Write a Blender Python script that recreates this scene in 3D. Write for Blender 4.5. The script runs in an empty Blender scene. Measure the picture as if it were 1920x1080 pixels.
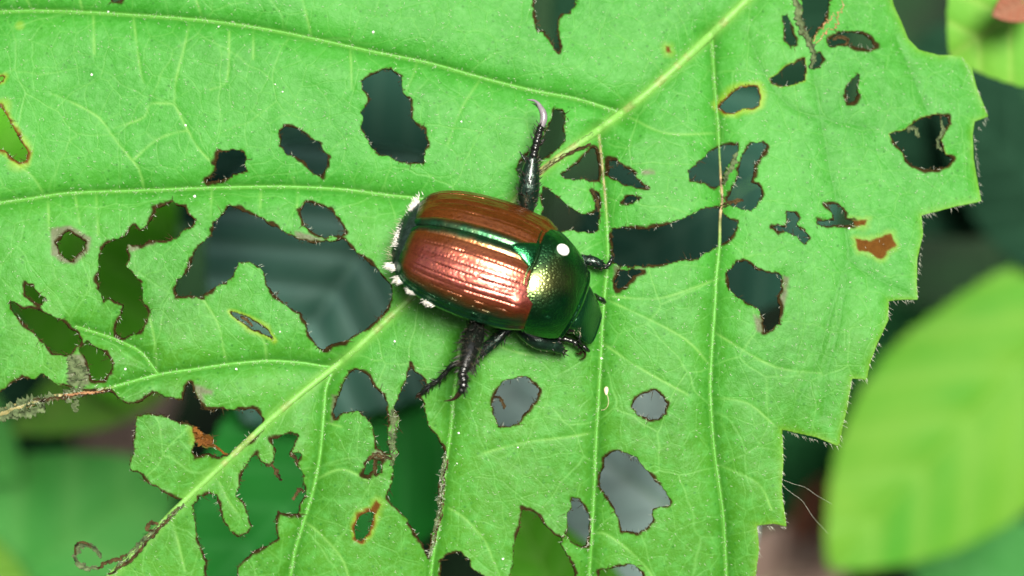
import bpy, math, random
import numpy as np
from mathutils import Vector, Matrix

random.seed(7)
RNG = np.random.default_rng(11)
scene = bpy.context.scene
# one Blender unit = 1 centimetre (a macro subject)
scene.unit_settings.system = 'METRIC'
scene.unit_settings.scale_length = 0.01

# ------------------------------------------------------------------ camera
TILT = math.radians(20)          # camera leans back from straight down
DIST = 15.0                      # lens to leaf, cm
PX = 370.0                       # photo pixels per cm on the leaf
AU = np.array([1.0, 0.0, 0.0])
AV = np.array([0.0, math.cos(TILT), math.sin(TILT)])
AW = np.array([0.0, -math.sin(TILT), math.cos(TILT)])

cam = bpy.data.cameras.new('camera')
cam_o = bpy.data.objects.new('camera', cam)
scene.collection.objects.link(cam_o)
cam_o.location = Vector(AW * DIST)
cam_o.rotation_euler = (TILT, 0, 0)
cam.sensor_width = 36.0
cam.lens = 36.0 * DIST / (1920 / PX)
cam.clip_start = 0.1
cam.clip_end = 3000
cam.dof.use_dof = True
cam.dof.focus_distance = DIST - 0.14
cam.dof.aperture_fstop = cam.lens * 1e-3 / 0.38
cam.dof.aperture_blades = 0
scene.camera = cam_o

# ------------------------------------------------------------------ light
SUN_EL, SUN_AZ = math.radians(80), math.radians(128)     # azimuth clockwise from +Y
world = bpy.data.worlds.new('World'); scene.world = world
world.use_nodes = True
nt = world.node_tree; nt.nodes.clear()
sky = nt.nodes.new('ShaderNodeTexSky'); sky.sky_type = 'NISHITA'; sky.sun_disc = False
sky.sun_elevation = SUN_EL; sky.sun_rotation = SUN_AZ
sky.air_density = 1.0; sky.dust_density = 6.0; sky.ozone_density = 1.0
bgn = nt.nodes.new('ShaderNodeBackground'); bgn.inputs['Strength'].default_value = 0.052
wo = nt.nodes.new('ShaderNodeOutputWorld')
nt.links.new(sky.outputs[0], bgn.inputs[0]); nt.links.new(bgn.outputs[0], wo.inputs[0])
sun = bpy.data.lights.new('sun', 'SUN'); sun.energy = 3.3; sun.angle = math.radians(20); sun.color = (1.0, 0.95, 0.86)
sun_o = bpy.data.objects.new('sun', sun); scene.collection.objects.link(sun_o)
sd = Vector((math.sin(SUN_AZ) * math.cos(SUN_EL), math.cos(SUN_AZ) * math.cos(SUN_EL), math.sin(SUN_EL)))
sun_o.rotation_euler = sd.to_track_quat('Z', 'Y').to_euler(); sun_o.location = sd * 60
scene.view_settings.view_transform = 'Standard'; scene.view_settings.look = 'None'
scene.view_settings.gamma = 1; scene.view_settings.exposure = 1.30
scene.render.engine = 'CYCLES'
scene.cycles.use_denoising = True
scene.cycles.max_bounces = 8

# ------------------------------------------------------------------ helpers
def P(px, py, w=0.0):
    """point that stands w cm above the reference plane of the leaf (arrays welcome)"""
    px = np.asarray(px, float); py = np.asarray(py, float); w = np.asarray(w, float) + 0 * px
    k = (DIST - w) / DIST / PX
    u = (px - 960) * k; v = (540 - py) * k
    return u[..., None] * AU + v[..., None] * AV + w[..., None] * AW

def tag(o, label=None, cat=None, group=None, kind=None):
    if label: o['label'] = label
    if cat: o['category'] = cat
    if group: o['group'] = group
    if kind: o['kind'] = kind
    return o

def thing(name, loc, label, cat, group=None):
    o = bpy.data.objects.new(name, None)
    o.empty_display_size = 0.2
    o.location = Vector([float(x) for x in loc])
    scene.collection.objects.link(o)
    return tag(o, label, cat, group)

def root_of(o):
    while o.parent: o = o.parent
    return o

def mesh_obj(name, verts, faces, material, parent=None, smooth=True, attrs=None, origin=None):
    verts = np.asarray(verts, float).reshape(-1, 3)
    if parent is not None: org = np.array(root_of(parent).location)
    elif origin is not None: org = np.asarray(origin, float)
    else: org = verts.mean(0)
    me = bpy.data.meshes.new(name)
    if isinstance(faces, np.ndarray):
        n, k = faces.shape
        me.vertices.add(len(verts)); me.vertices.foreach_set('co', (verts - org).ravel())
        me.loops.add(n * k); me.loops.foreach_set('vertex_index', faces.astype(np.int32).ravel())
        me.polygons.add(n); me.polygons.foreach_set('loop_start', np.arange(0, n * k, k, dtype=np.int32))
        me.update(calc_edges=True); me.validate()
    else:
        me.from_pydata([tuple(v) for v in (verts - org)], [], [tuple(f) for f in faces]); me.update()
    if smooth: me.polygons.foreach_set('use_smooth', np.ones(len(me.polygons), dtype=bool))
    for k_, a in (attrs or {}).items():
        at = me.attributes.new(k_, 'FLOAT', 'POINT'); at.data.foreach_set('value', np.asarray(a, np.float32))
    me.materials.append(material)
    o = bpy.data.objects.new(name, me); scene.collection.objects.link(o)
    if parent is not None: o.parent = parent
    else: o.location = Vector([float(x) for x in org])
    return o

def grid_faces(nu, nv, wrap=False, flip=False):
    i = np.arange(nu - 1)[:, None]; j = np.arange(nv if wrap else nv - 1)[None, :]
    a = i * nv + j; b = i * nv + (j + 1) % nv; c = (i + 1) * nv + (j + 1) % nv; d = (i + 1) * nv + j
    f = np.stack([a, b, c, d], -1).reshape(-1, 4)
    return f[:, ::-1] if flip else f

def catmull(pts, n):
    pts = np.asarray(pts, float)
    if len(pts) == 2:
        t = np.linspace(0, 1, n)[:, None]; return pts[0] * (1 - t) + pts[1] * t
    p = np.vstack([2 * pts[0] - pts[1], pts, 2 * pts[-1] - pts[-2]])
    seg = np.linalg.norm(np.diff(pts[:, :2], axis=0), axis=1); cum = np.r_[0, np.cumsum(seg)]
    tt = np.linspace(0, cum[-1], n); out = []
    for t in tt:
        i = min(np.searchsorted(cum, t, 'right') - 1, len(pts) - 2)
        f = (t - cum[i]) / max(seg[i], 1e-9)
        a, b, c, d = p[i], p[i + 1], p[i + 2], p[i + 3]
        out.append(.5 * ((2 * b) + (-a + c) * f + (2 * a - 5 * b + 4 * c - d) * f ** 2 + (-a + 3 * b - 3 * c + d) * f ** 3))
    return np.array(out)

def tube(points, radii, ns=10, cap=True, flat=1.0, flat_dir=None):
    """tapered tube through world points; returns verts, faces (quads, ends closed by shrinking rings)"""
    pts = np.asarray(points, float); r = np.asarray(radii, float)
    tang = np.gradient(pts, axis=0); tang /= np.linalg.norm(tang, axis=1)[:, None] + 1e-12
    if cap:
        pts = np.vstack([pts[0] - tang[0] * r[0] * .4, pts, pts[-1] + tang[-1] * r[-1] * .4])
        tang = np.vstack([tang[0], tang, tang[-1]]); r = np.r_[r[0] * .08, r, r[-1] * .08]
    up = np.array(flat_dir if flat_dir is not None else AW, float)
    n1 = np.cross(tang, up); n1 /= np.linalg.norm(n1, axis=1)[:, None] + 1e-9
    n2 = np.cross(n1, tang)
    a = np.linspace(0, 2 * math.pi, ns, endpoint=False)
    v = pts[:, None, :] + (np.cos(a)[None, :, None] * n1[:, None, :] + flat * np.sin(a)[None, :, None] * n2[:, None, :]) * r[:, None, None]
    return v.reshape(-1, 3), grid_faces(len(pts), ns, wrap=True)

def join(parts):
    vs, fs, k = [], [], 0
    for v, f in parts:
        vs.append(np.asarray(v)); fs.append(np.asarray(f) + k); k += len(v)
    return np.vstack(vs), np.vstack(fs)

def spikes(base, direction, length, radius, bend=None):
    """many thin bristles: 3-sided pyramids as degenerate-free triangles"""
    base = np.asarray(base, float); d = np.asarray(direction, float)
    d = d / (np.linalg.norm(d, axis=1)[:, None] + 1e-12)
    length = np.broadcast_to(length, (len(base),)); radius = np.broadcast_to(radius, (len(base),))
    ref = np.where(np.abs(d[:, 2:3]) < .9, np.array([[0, 0, 1.]]), np.array([[1., 0, 0]]))
    n1 = np.cross(d, ref); n1 /= np.linalg.norm(n1, axis=1)[:, None]; n2 = np.cross(n1, d)
    V = []
    for k in range(3):
        a = 2 * math.pi * k / 3
        V.append(base + (math.cos(a) * n1 + math.sin(a) * n2) * radius[:, None])
    mid = base + d * length[:, None] * .55
    tip = base + d * length[:, None]
    if bend is not None: tip = tip + np.asarray(bend) * length[:, None]
    M = []
    for k in range(3):
        a = 2 * math.pi * k / 3
        M.append(mid + (math.cos(a) * n1 + math.sin(a) * n2) * radius[:, None] * .7)
    V = np.stack(V + M + [tip], 1).reshape(-1, 3)
    o = (np.arange(len(base)) * 7)[:, None]
    F = []
    for k in range(3):
        l = (k + 1) % 3
        F += [o + np.array([[k, l, 3 + l]]), o + np.array([[k, 3 + l, 3 + k]]), o + np.array([[3 + k, 3 + l, 6]])]
    return V, np.vstack(F)

def vnoise(x, y, scale, seed):
    r = np.random.default_rng(seed); T = r.random((256, 256))
    x = np.asarray(x, float) / scale + 37.3; y = np.asarray(y, float) / scale + 91.7
    xi = np.floor(x).astype(int); yi = np.floor(y).astype(int); fx = x - xi; fy = y - yi
    fx = fx * fx * (3 - 2 * fx); fy = fy * fy * (3 - 2 * fy)
    a = T[xi % 256, yi % 256]; b = T[(xi + 1) % 256, yi % 256]; c = T[xi % 256, (yi + 1) % 256]; d = T[(xi + 1) % 256, (yi + 1) % 256]
    return (a * (1 - fx) + b * fx) * (1 - fy) + (c * (1 - fx) + d * fx) * fy - .5

# ------------------------------------------------------------------ materials
class NT:
    def __init__(s, name):
        s.m = bpy.data.materials.new(name); s.m.use_nodes = True; s.t = s.m.node_tree; s.t.nodes.clear()
        s.out = s.n('ShaderNodeOutputMaterial')
    def n(s, typ, **kw):
        nd = s.t.nodes.new(typ)
        for k, v in kw.items():
            if k.startswith('i_'):
                nd.inputs[k[2:].replace('_', ' ')].default_value = v
            else: setattr(nd, k, v)
        return nd
    def l(s, a, b): s.t.links.new(a, b)
    def attr(s, name): return s.n('ShaderNodeAttribute', attribute_name=name).outputs['Fac']
    def obj(s): return s.n('ShaderNodeTexCoord').outputs['Object']
    def noise(s, scale, detail=3, rough=.55, vec=None):
        nd = s.n('ShaderNodeTexNoise'); nd.inputs['Scale'].default_value = scale
        nd.inputs['Detail'].default_value = detail; nd.inputs['Roughness'].default_value = rough
        s.l(vec if vec is not None else s.obj(), nd.inputs['Vector']); return nd.outputs['Fac']
    def voro(s, scale, feature='F1', vec=None):
        nd = s.n('ShaderNodeTexVoronoi', feature=feature); nd.inputs['Scale'].default_value = scale
        s.l(vec if vec is not None else s.obj(), nd.inputs['Vector']); return nd.outputs['Distance']
    def ramp(s, fac, a, b, c0=(0, 0, 0, 1), c1=(1, 1, 1, 1)):
        nd = s.n('ShaderNodeMapRange'); nd.inputs[1].default_value = a; nd.inputs[2].default_value = b
        s.l(fac, nd.inputs[0]); return nd.outputs[0]
    def mix(s, fac, c1, c2, blend='MIX'):
        nd = s.n('ShaderNodeMix', data_type='RGBA', blend_type=blend)
        for sock, val in ((nd.inputs[0], fac), (nd.inputs[6], c1), (nd.inputs[7], c2)):
            if isinstance(val, (int, float)): sock.default_value = val
            elif isinstance(val, tuple): sock.default_value = val + (1,) if len(val) == 3 else val
            else: s.l(val, sock)
        return nd.outputs[2]
    def math(s, op, a, b=0.0):
        nd = s.n('ShaderNodeMath', operation=op)
        for i, v in enumerate((a, b)):
            if isinstance(v, (int, float)): nd.inputs[i].default_value = v
            else: s.l(v, nd.inputs[i])
        return nd.outputs[0]
    def bump(s, h, strength, dist, normal=None):
        nd = s.n('ShaderNodeBump'); nd.inputs['Strength'].default_value = strength; nd.inputs['Distance'].default_value = dist
        s.l(h, nd.inputs['Height'])
        if normal is not None: s.l(normal, nd.inputs['Normal'])
        return nd.outputs[0]
    def princ(s, color, rough=.5, metal=0.0, spec=.5, normal=None, coat=0.0, coat_rough=.1, **kw):
        b = s.n('ShaderNodeBsdfPrincipled')
        for nm, v in (('Base Color', color), ('Roughness', rough), ('Metallic', metal), ('Specular IOR Level', spec), ('Coat Weight', coat), ('Coat Roughness', coat_rough)):
            if isinstance(v, tuple): b.inputs[nm].default_value = v + (1,) if len(v) == 3 else v
            elif isinstance(v, (int, float)): b.inputs[nm].default_value = v
            else: s.l(v, b.inputs[nm])
        if normal is not None: s.l(normal, b.inputs['Normal'])
        return b
    def done(s, sh): s.l(sh.outputs[0] if hasattr(sh, 'outputs') else sh, s.out.inputs['Surface']); return s.m
    def leafmix(s, bsdf, color, fac, normal=None):
        tr = s.n('ShaderNodeBsdfTranslucent'); s.l(color, tr.inputs['Color'])
        if normal is not None: s.l(normal, tr.inputs['Normal'])
        mx = s.n('ShaderNodeMixShader'); mx.inputs[0].default_value = fac
        s.l(bsdf.outputs[0], mx.inputs[1]); s.l(tr.outputs[0], mx.inputs[2]); return mx

def mat_main_leaf():
    t = NT('chewed_leaf_blade')
    n0 = t.noise(.55, 3); n1 = t.noise(1.7, 4); n2 = t.noise(9, 4); n3 = t.noise(60, 3)
    c = t.mix(t.ramp(n1, .3, .7), (0.030, 0.232, 0.015), (0.052, 0.305, 0.028))
    c = t.mix(t.math('MULTIPLY', t.attr('lower_shade'), 1.0), c, t.mix(t.ramp(n1, .3, .7), (0.038, 0.185, 0.010), (0.066, 0.255, 0.016)))  # shade of the lower half painted as darker, yellower green
    c = t.mix(t.math('MULTIPLY', t.ramp(n0, .5, .75), .35), c, (0.085, 0.31, 0.03))       # yellower islands
    c = t.mix(t.math('MULTIPLY', t.ramp(t.noise(17, 4, .6), .45, .70), .5), c, (0.095, 0.38, 0.070))
    dots = t.ramp(t.voro(19), .05, .19)                       # darker oil-gland dots
    c = t.mix(t.math('MULTIPLY', t.math('SUBTRACT', 1.0, dots), .75), c, (0.018, 0.145, 0.010))
    c = t.mix(t.math('MULTIPLY', t.ramp(n3, .5, .8), .4), c, (0.13, 0.42, 0.10))
    spots = t.ramp(t.voro(1.6), .02, .055)                     # scattered pale yellow flecks
    c = t.mix(t.math('MULTIPLY', t.math('SUBTRACT', 1.0, spots), .5), c, (0.26, 0.42, 0.05))
    dirt = t.ramp(t.voro(3.1), .006, .016)                     # fly specks
    c = t.mix(t.math('MULTIPLY', t.math('SUBTRACT', 1.0, dirt), .8), c, (0.03, 0.022, 0.01))
    # reticulate fine veins on warped coordinates
    wn = t.n('ShaderNodeTexNoise'); wn.inputs['Scale'].default_value = 3.0; t.l(t.obj(), wn.inputs['Vector'])
    wv = t.n('ShaderNodeVectorMath', operation='MULTIPLY_ADD'); t.l(wn.outputs['Color'], wv.inputs[0]); wv.inputs[1].default_value = (.16, .16, 0); t.l(t.obj(), wv.inputs[2])
    def net(scale, width):
        v = t.n('ShaderNodeTexVoronoi', feature='DISTANCE_TO_EDGE', voronoi_dimensions='2D'); v.inputs['Scale'].default_value = scale
        t.l(wv.outputs[0], v.inputs['Vector']); return t.math('SUBTRACT', 1.0, t.ramp(v.outputs['Distance'], 0.0, width))
    r1 = net(3.0, .024); r2 = net(8.0, .045); r3 = net(20.0, .09)
    patch = t.ramp(t.noise(1.1, 2), .35, .65)
    c = t.mix(t.math('MULTIPLY', t.math('MULTIPLY', r1, patch), .5), c, (0.16, 0.42, 0.09))
    c = t.mix(t.math('MULTIPLY', r2, .32), c, (0.13, 0.39, 0.07))
    c = t.mix(t.math('MULTIPLY', r3, .12), c, (0.03, 0.19, 0.015))
    c = t.mix(t.math('MULTIPLY', t.attr('tert'), .75), c, (0.18, 0.43, 0.085))
    c = t.mix(t.math('MULTIPLY', t.attr('groove'), .75), c, (0.024, 0.175, 0.010))
    c = t.mix(t.math('MULTIPLY', t.attr('vein'), .8), c, (0.17, 0.42, 0.07))
    c = t.mix(t.attr('halo'), c, (0.27, 0.41, 0.03))
    c = t.mix(t.attr('grey'), c, t.mix(t.noise(40), (0.06, 0.06, 0.03), (0.19, 0.19, 0.12)))
    c = t.mix(t.attr('rust'), c, t.mix(t.noise(35), (0.07, 0.028, 0.007), (0.17, 0.075, 0.016)))
    c = t.mix(t.attr('crust'), c, t.mix(t.noise(45), (0.006, 0.005, 0.002), (0.060, 0.040, 0.014)))
    h = t.math('ADD', t.math('MULTIPLY', t.voro(30), .35), t.math('MULTIPLY', t.noise(110, 2), .5))
    h = t.math('SUBTRACT', h, t.math('MULTIPLY', r2, .2)); h = t.math('SUBTRACT', h, t.math('MULTIPLY', r1, .28)); h = t.math('SUBTRACT', h, t.math('MULTIPLY', r3, .10))
    nrm = t.bump(h, .38, .010)
    b = t.princ(c, rough=.50, spec=t.math('MULTIPLY', t.math('SUBTRACT', 1.0, t.math('MAXIMUM', t.attr('crust'), t.attr('rust'))), .24), normal=nrm)
    return t.done(t.leafmix(b, c, .30, nrm))

def mat_vein(name, c1, c2, rough=.5):
    t = NT(name); c = t.mix(t.noise(18, 4), c1, c2)
    c = t.mix(t.math('MULTIPLY', t.attr('dead'), 1.0), c, t.mix(t.ramp(t.noise(22, 4), .35, .65), (0.09, 0.055, 0.02), (0.40, 0.30, 0.14)))
    b = t.princ(c, rough=rough, spec=.4, normal=t.bump(t.noise(60, 3), .4, .01))
    return t.done(t.leafmix(b, c, .15))

def mat_bg_leaf(name, c1, c2, vein, rough=.6, spec=.16, trans=.25, spots=0.0):
    t = NT(name)
    c = t.mix(t.ramp(t.noise(1.1, 3), .3, .7), c1, c2)
    c = t.mix(t.math('MULTIPLY', t.attr('vein'), .75), c, vein)
    if spots: c = t.mix(t.math('MULTIPLY', t.math('SUBTRACT', 1.0, t.ramp(t.voro(1.3), .12, .32)), spots), c, (0.10, 0.06, 0.02))
    nrm = t.bump(t.noise(25, 3), .3, .02)
    b = t.princ(c, rough=rough, spec=spec, normal=nrm)
    return t.done(t.leafmix(b, c, trans, nrm))

def mat_simple(name, c1, c2, scale=12, rough=.5, metal=0.0, spec=.5, bump=.0, bscale=40, bdist=.01, coat=0.0, coat_rough=.1):
    t = NT(name); c = t.mix(t.ramp(t.noise(scale, 4), .3, .7), c1, c2)
    nrm = t.bump(t.noise(bscale, 3), bump, bdist) if bump else None
    return t.done(t.princ(c, rough=rough, metal=metal, spec=spec, normal=nrm, coat=coat, coat_rough=coat_rough))

def mat_elytron():
    t = NT('copper_elytron')
    n = t.noise(9, 4)
    cop = t.mix(t.ramp(n, .3, .7), (0.20, 0.066, 0.010), (0.27, 0.095, 0.016))
    cop = t.mix(t.attr('pink_sheen'), cop, t.mix(t.ramp(n, .3, .7), (0.24, 0.060, 0.038), (0.32, 0.095, 0.065)))  # pink sheen painted into the copper colour
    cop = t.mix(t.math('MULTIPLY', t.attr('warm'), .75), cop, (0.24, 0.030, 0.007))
    fleck = t.ramp(t.noise(55, 3), .45, .75)
    cop = t.mix(t.math('MULTIPLY', fleck, .35), cop, (0.36, 0.16, 0.04))
    c = t.mix(t.attr('green'), cop, t.mix(t.noise(14), (0.005, 0.030, 0.013), (0.020, 0.12, 0.05)))
    c = t.mix(t.math('MULTIPLY', t.attr('pit'), .75), c, (0.05, 0.022, 0.008))
    pits = t.math('SUBTRACT', 1.0, t.ramp(t.voro(58), .10, .40))
    c = t.mix(t.math('MULTIPLY', pits, .45), c, (0.03, 0.012, 0.006))
    nrm = t.bump(t.math('ADD', t.math('MULTIPLY', pits, -.8), t.math('MULTIPLY', t.noise(70, 3), .25)), .20, .005)
    b = t.princ(c, rough=.26, metal=.78, spec=.5, normal=nrm, coat=t.math('MULTIPLY', t.math('SUBTRACT', 1.0, t.attr('green')), .6), coat_rough=.14)
    b.inputs['Coat Tint'].default_value = (1.0, 0.72, 0.82, 1)
    return t.done(b)

def mat_green_shell(name, scale=52, k=1.0, metal=.95, gold_highlight=.55):
    t = NT(name)
    c = t.mix(t.ramp(t.noise(6, 3), .3, .7), (0.008 * k, 0.085 * k, 0.032 * k), (0.020 * k, 0.15 * k, 0.048 * k))
    lw = t.n('ShaderNodeLayerWeight'); lw.inputs['Blend'].default_value = .35
    c = t.mix(t.math('MULTIPLY', t.attr('gold_highlight'), gold_highlight), c, (0.42 * k, 0.40 * k, 0.13 * k))  # gold highlight painted into the shell colour
    vn = t.n('ShaderNodeTexVoronoi'); vn.inputs['Scale'].default_value = scale; vn.inputs['Randomness'].default_value = .7; t.l(t.obj(), vn.inputs['Vector']); v = vn.outputs['Distance']; pits = t.math('SUBTRACT', 1.0, t.ramp(v, .15, .50))
    c = t.mix(t.math('MULTIPLY', pits, .4), c, (0.008, 0.03, 0.012))
    nrm = t.bump(t.math('MULTIPLY', pits, -1.0), .30, .006)
    return t.done(t.princ(c, rough=.27, metal=metal, spec=.5, normal=nrm, coat=.25, coat_rough=.12))

M_LEAF = mat_main_leaf()
M_MID = mat_vein('pale_midrib', (0.12, 0.34, 0.050), (0.20, 0.44, 0.09))
M_SEC = mat_vein('side_vein_green', (0.070, 0.30, 0.030), (0.12, 0.38, 0.055))
M_HAIR = mat_simple('pale_leaf_hair', (0.45, 0.5, 0.38), (0.65, 0.68, 0.55), rough=.4)
M_CRUMB = mat_simple('brown_shred', (0.008, 0.006, 0.003), (0.085, 0.058, 0.022), 25, .9, spec=.1, bump=.6)
M_SHREDGREY = mat_simple('grey_green_shred', (0.016, 0.026, 0.010), (0.115, 0.16, 0.07), 30, .9, spec=.15, bump=.6)
M_RUST = mat_simple('rust_shred', (0.08, 0.030, 0.007), (0.18, 0.075, 0.014), 25, .9, spec=.1, bump=.6)
M_ORANGE = mat_simple('orange_dead_tissue', (0.20, 0.09, 0.03), (0.33, 0.17, 0.07), 12, .7, bump=.4)
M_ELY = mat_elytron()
M_PRO = mat_green_shell('green_pronotum', 70, 1.15, gold_highlight=.55)
M_SCU = mat_green_shell('green_scutellum', 95, 1.5, gold_highlight=.2)
M_HEAD = mat_green_shell('green_head', 90, .5, metal=.7, gold_highlight=.0)
M_BODY = mat_simple('dark_underside', (0.012, 0.024, 0.018), (0.03, 0.06, 0.045), 20, .26, .6, bump=.3)
M_LEG = mat_simple('black_leg', (0.006, 0.007, 0.006), (0.012, 0.016, 0.012), 25, .26, .3, bump=.3, bscale=60, bdist=.01, coat=.4)
M_LEGG = mat_simple('green_black_leg', (0.006, 0.012, 0.009), (0.012, 0.038, 0.022), 25, .30, .5, bump=.5, bscale=55, bdist=.012, coat=.35)
M_CLAW = mat_simple('pale_gloss_claw', (0.17, 0.155, 0.17), (0.30, 0.27, 0.29), 15, .2, .1, coat=.5)  # pale grey base imitates the highlight on the raised claw
M_CLAWD = mat_simple('dark_horn_claw', (0.012, 0.007, 0.005), (0.05, 0.022, 0.012), 15, .22, .1, coat=.5)
M_EYE = mat_simple('black_eye', (0.006, 0.006, 0.006), (0.010, 0.009, 0.008), 30, .12, coat=.6)
M_TUFT = mat_simple('white_tuft', (0.66, 0.64, 0.58), (0.82, 0.80, 0.74), 20, .6)
M_BRISTLE = mat_simple('pale_bristle', (0.38, 0.36, 0.22), (0.55, 0.52, 0.36), 20, .4)
M_TAN = mat_simple('tan_bristle', (0.06, 0.045, 0.025), (0.20, 0.16, 0.10), 20, .45)
M_BLACKHAIR = mat_simple('black_bristle', (0.006, 0.006, 0.006), (0.02, 0.016, 0.012), 20, .35)
M_EGG = mat_simple('white_egg', (0.80, 0.79, 0.74), (0.86, 0.85, 0.81), 14, .38, spec=.4, bump=.1)
M_SEED = mat_simple('straw_scale', (0.55, 0.45, 0.27), (0.70, 0.60, 0.40), 20, .6)
M_SPECK = mat_simple('white_speck', (0.7, 0.7, 0.66), (0.85, 0.85, 0.82), 20, .5)
M_STEM = mat_simple('green_stem', (0.05, 0.12, 0.03), (0.09, 0.18, 0.05), 5, .5)

# ------------------------------------------------------------------ the setting: ground
GZ = -11.0
def build_ground():
    n = 90
    r = np.r_[0, np.geomspace(.25, 900, n - 1)]; a = np.linspace(0, 2 * math.pi, 72, endpoint=False)
    X = r[:, None] * np.cos(a); Y = r[:, None] * np.sin(a)
    Z = GZ + .5 * vnoise(X, Y, 2.2, 3) * np.minimum(1, 8 / (r[:, None] + 1)) + .22 * vnoise(X, Y, .6, 4) * np.minimum(1, 8 / (r[:, None] + 1))
    V = np.stack([X, Y, Z], -1).reshape(-1, 3)
    t = NT('damp_soil')
    c = t.mix(t.ramp(t.noise(1.2, 5), .35, .65), (0.004, 0.012, 0.006), (0.010, 0.020, 0.010))
    c = t.mix(t.ramp(t.noise(.5, 3), .42, .55), c, (0.010, 0.038, 0.012))
    b = t.princ(c, rough=.85, spec=.2, normal=t.bump(t.noise(6, 5), .8, .1))
    tag(mesh_obj('ground', V, grid_faces(n, 72, wrap=True, flip=True), t.done(b), origin=(0, 0, GZ)), 'dark damp soil under the foliage', kind='structure')
build_ground()
def build_shrubs():  # out of view, added to block low sky and darken shell reflections
    """unseen thicket added round the plant to close off the low sky"""
    r = np.random.default_rng(3); n = 26000
    a = r.uniform(0, 2 * math.pi, n); hz = r.random(n) ** 1.1 * (75 + 22 * np.sin(a * 3 + 1) + 14 * np.sin(a * 7)); rad = 62 + r.normal(0, 7, n) + .12 * hz
    c = np.stack([rad * np.cos(a), rad * np.sin(a), GZ + hz], 1)
    d = r.normal(0, 1, (n, 3)); d /= np.linalg.norm(d, axis=1)[:, None]; e = np.cross(d, r.normal(0, 1, (n, 3))); e /= np.linalg.norm(e, axis=1)[:, None]
    L = r.uniform(4, 8, n)[:, None]
    V = np.stack([c - d * L * .5, c + e * L * .28, c + d * L * .5, c - e * L * .28], 1).reshape(-1, 3)
    Fc = np.arange(4 * n).reshape(-1, 4)
    m = mat_simple('shrub_foliage', (0.018, 0.055, 0.014), (0.035, 0.10, 0.025), .15, .5)
    tag(mesh_obj('sky_blocking_shrubs', V, Fc, m, smooth=False, origin=(0, 0, GZ)), 'unseen thicket of dark green shrubs added to block the low sky', 'shrubs', kind='stuff')
build_shrubs()

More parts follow.
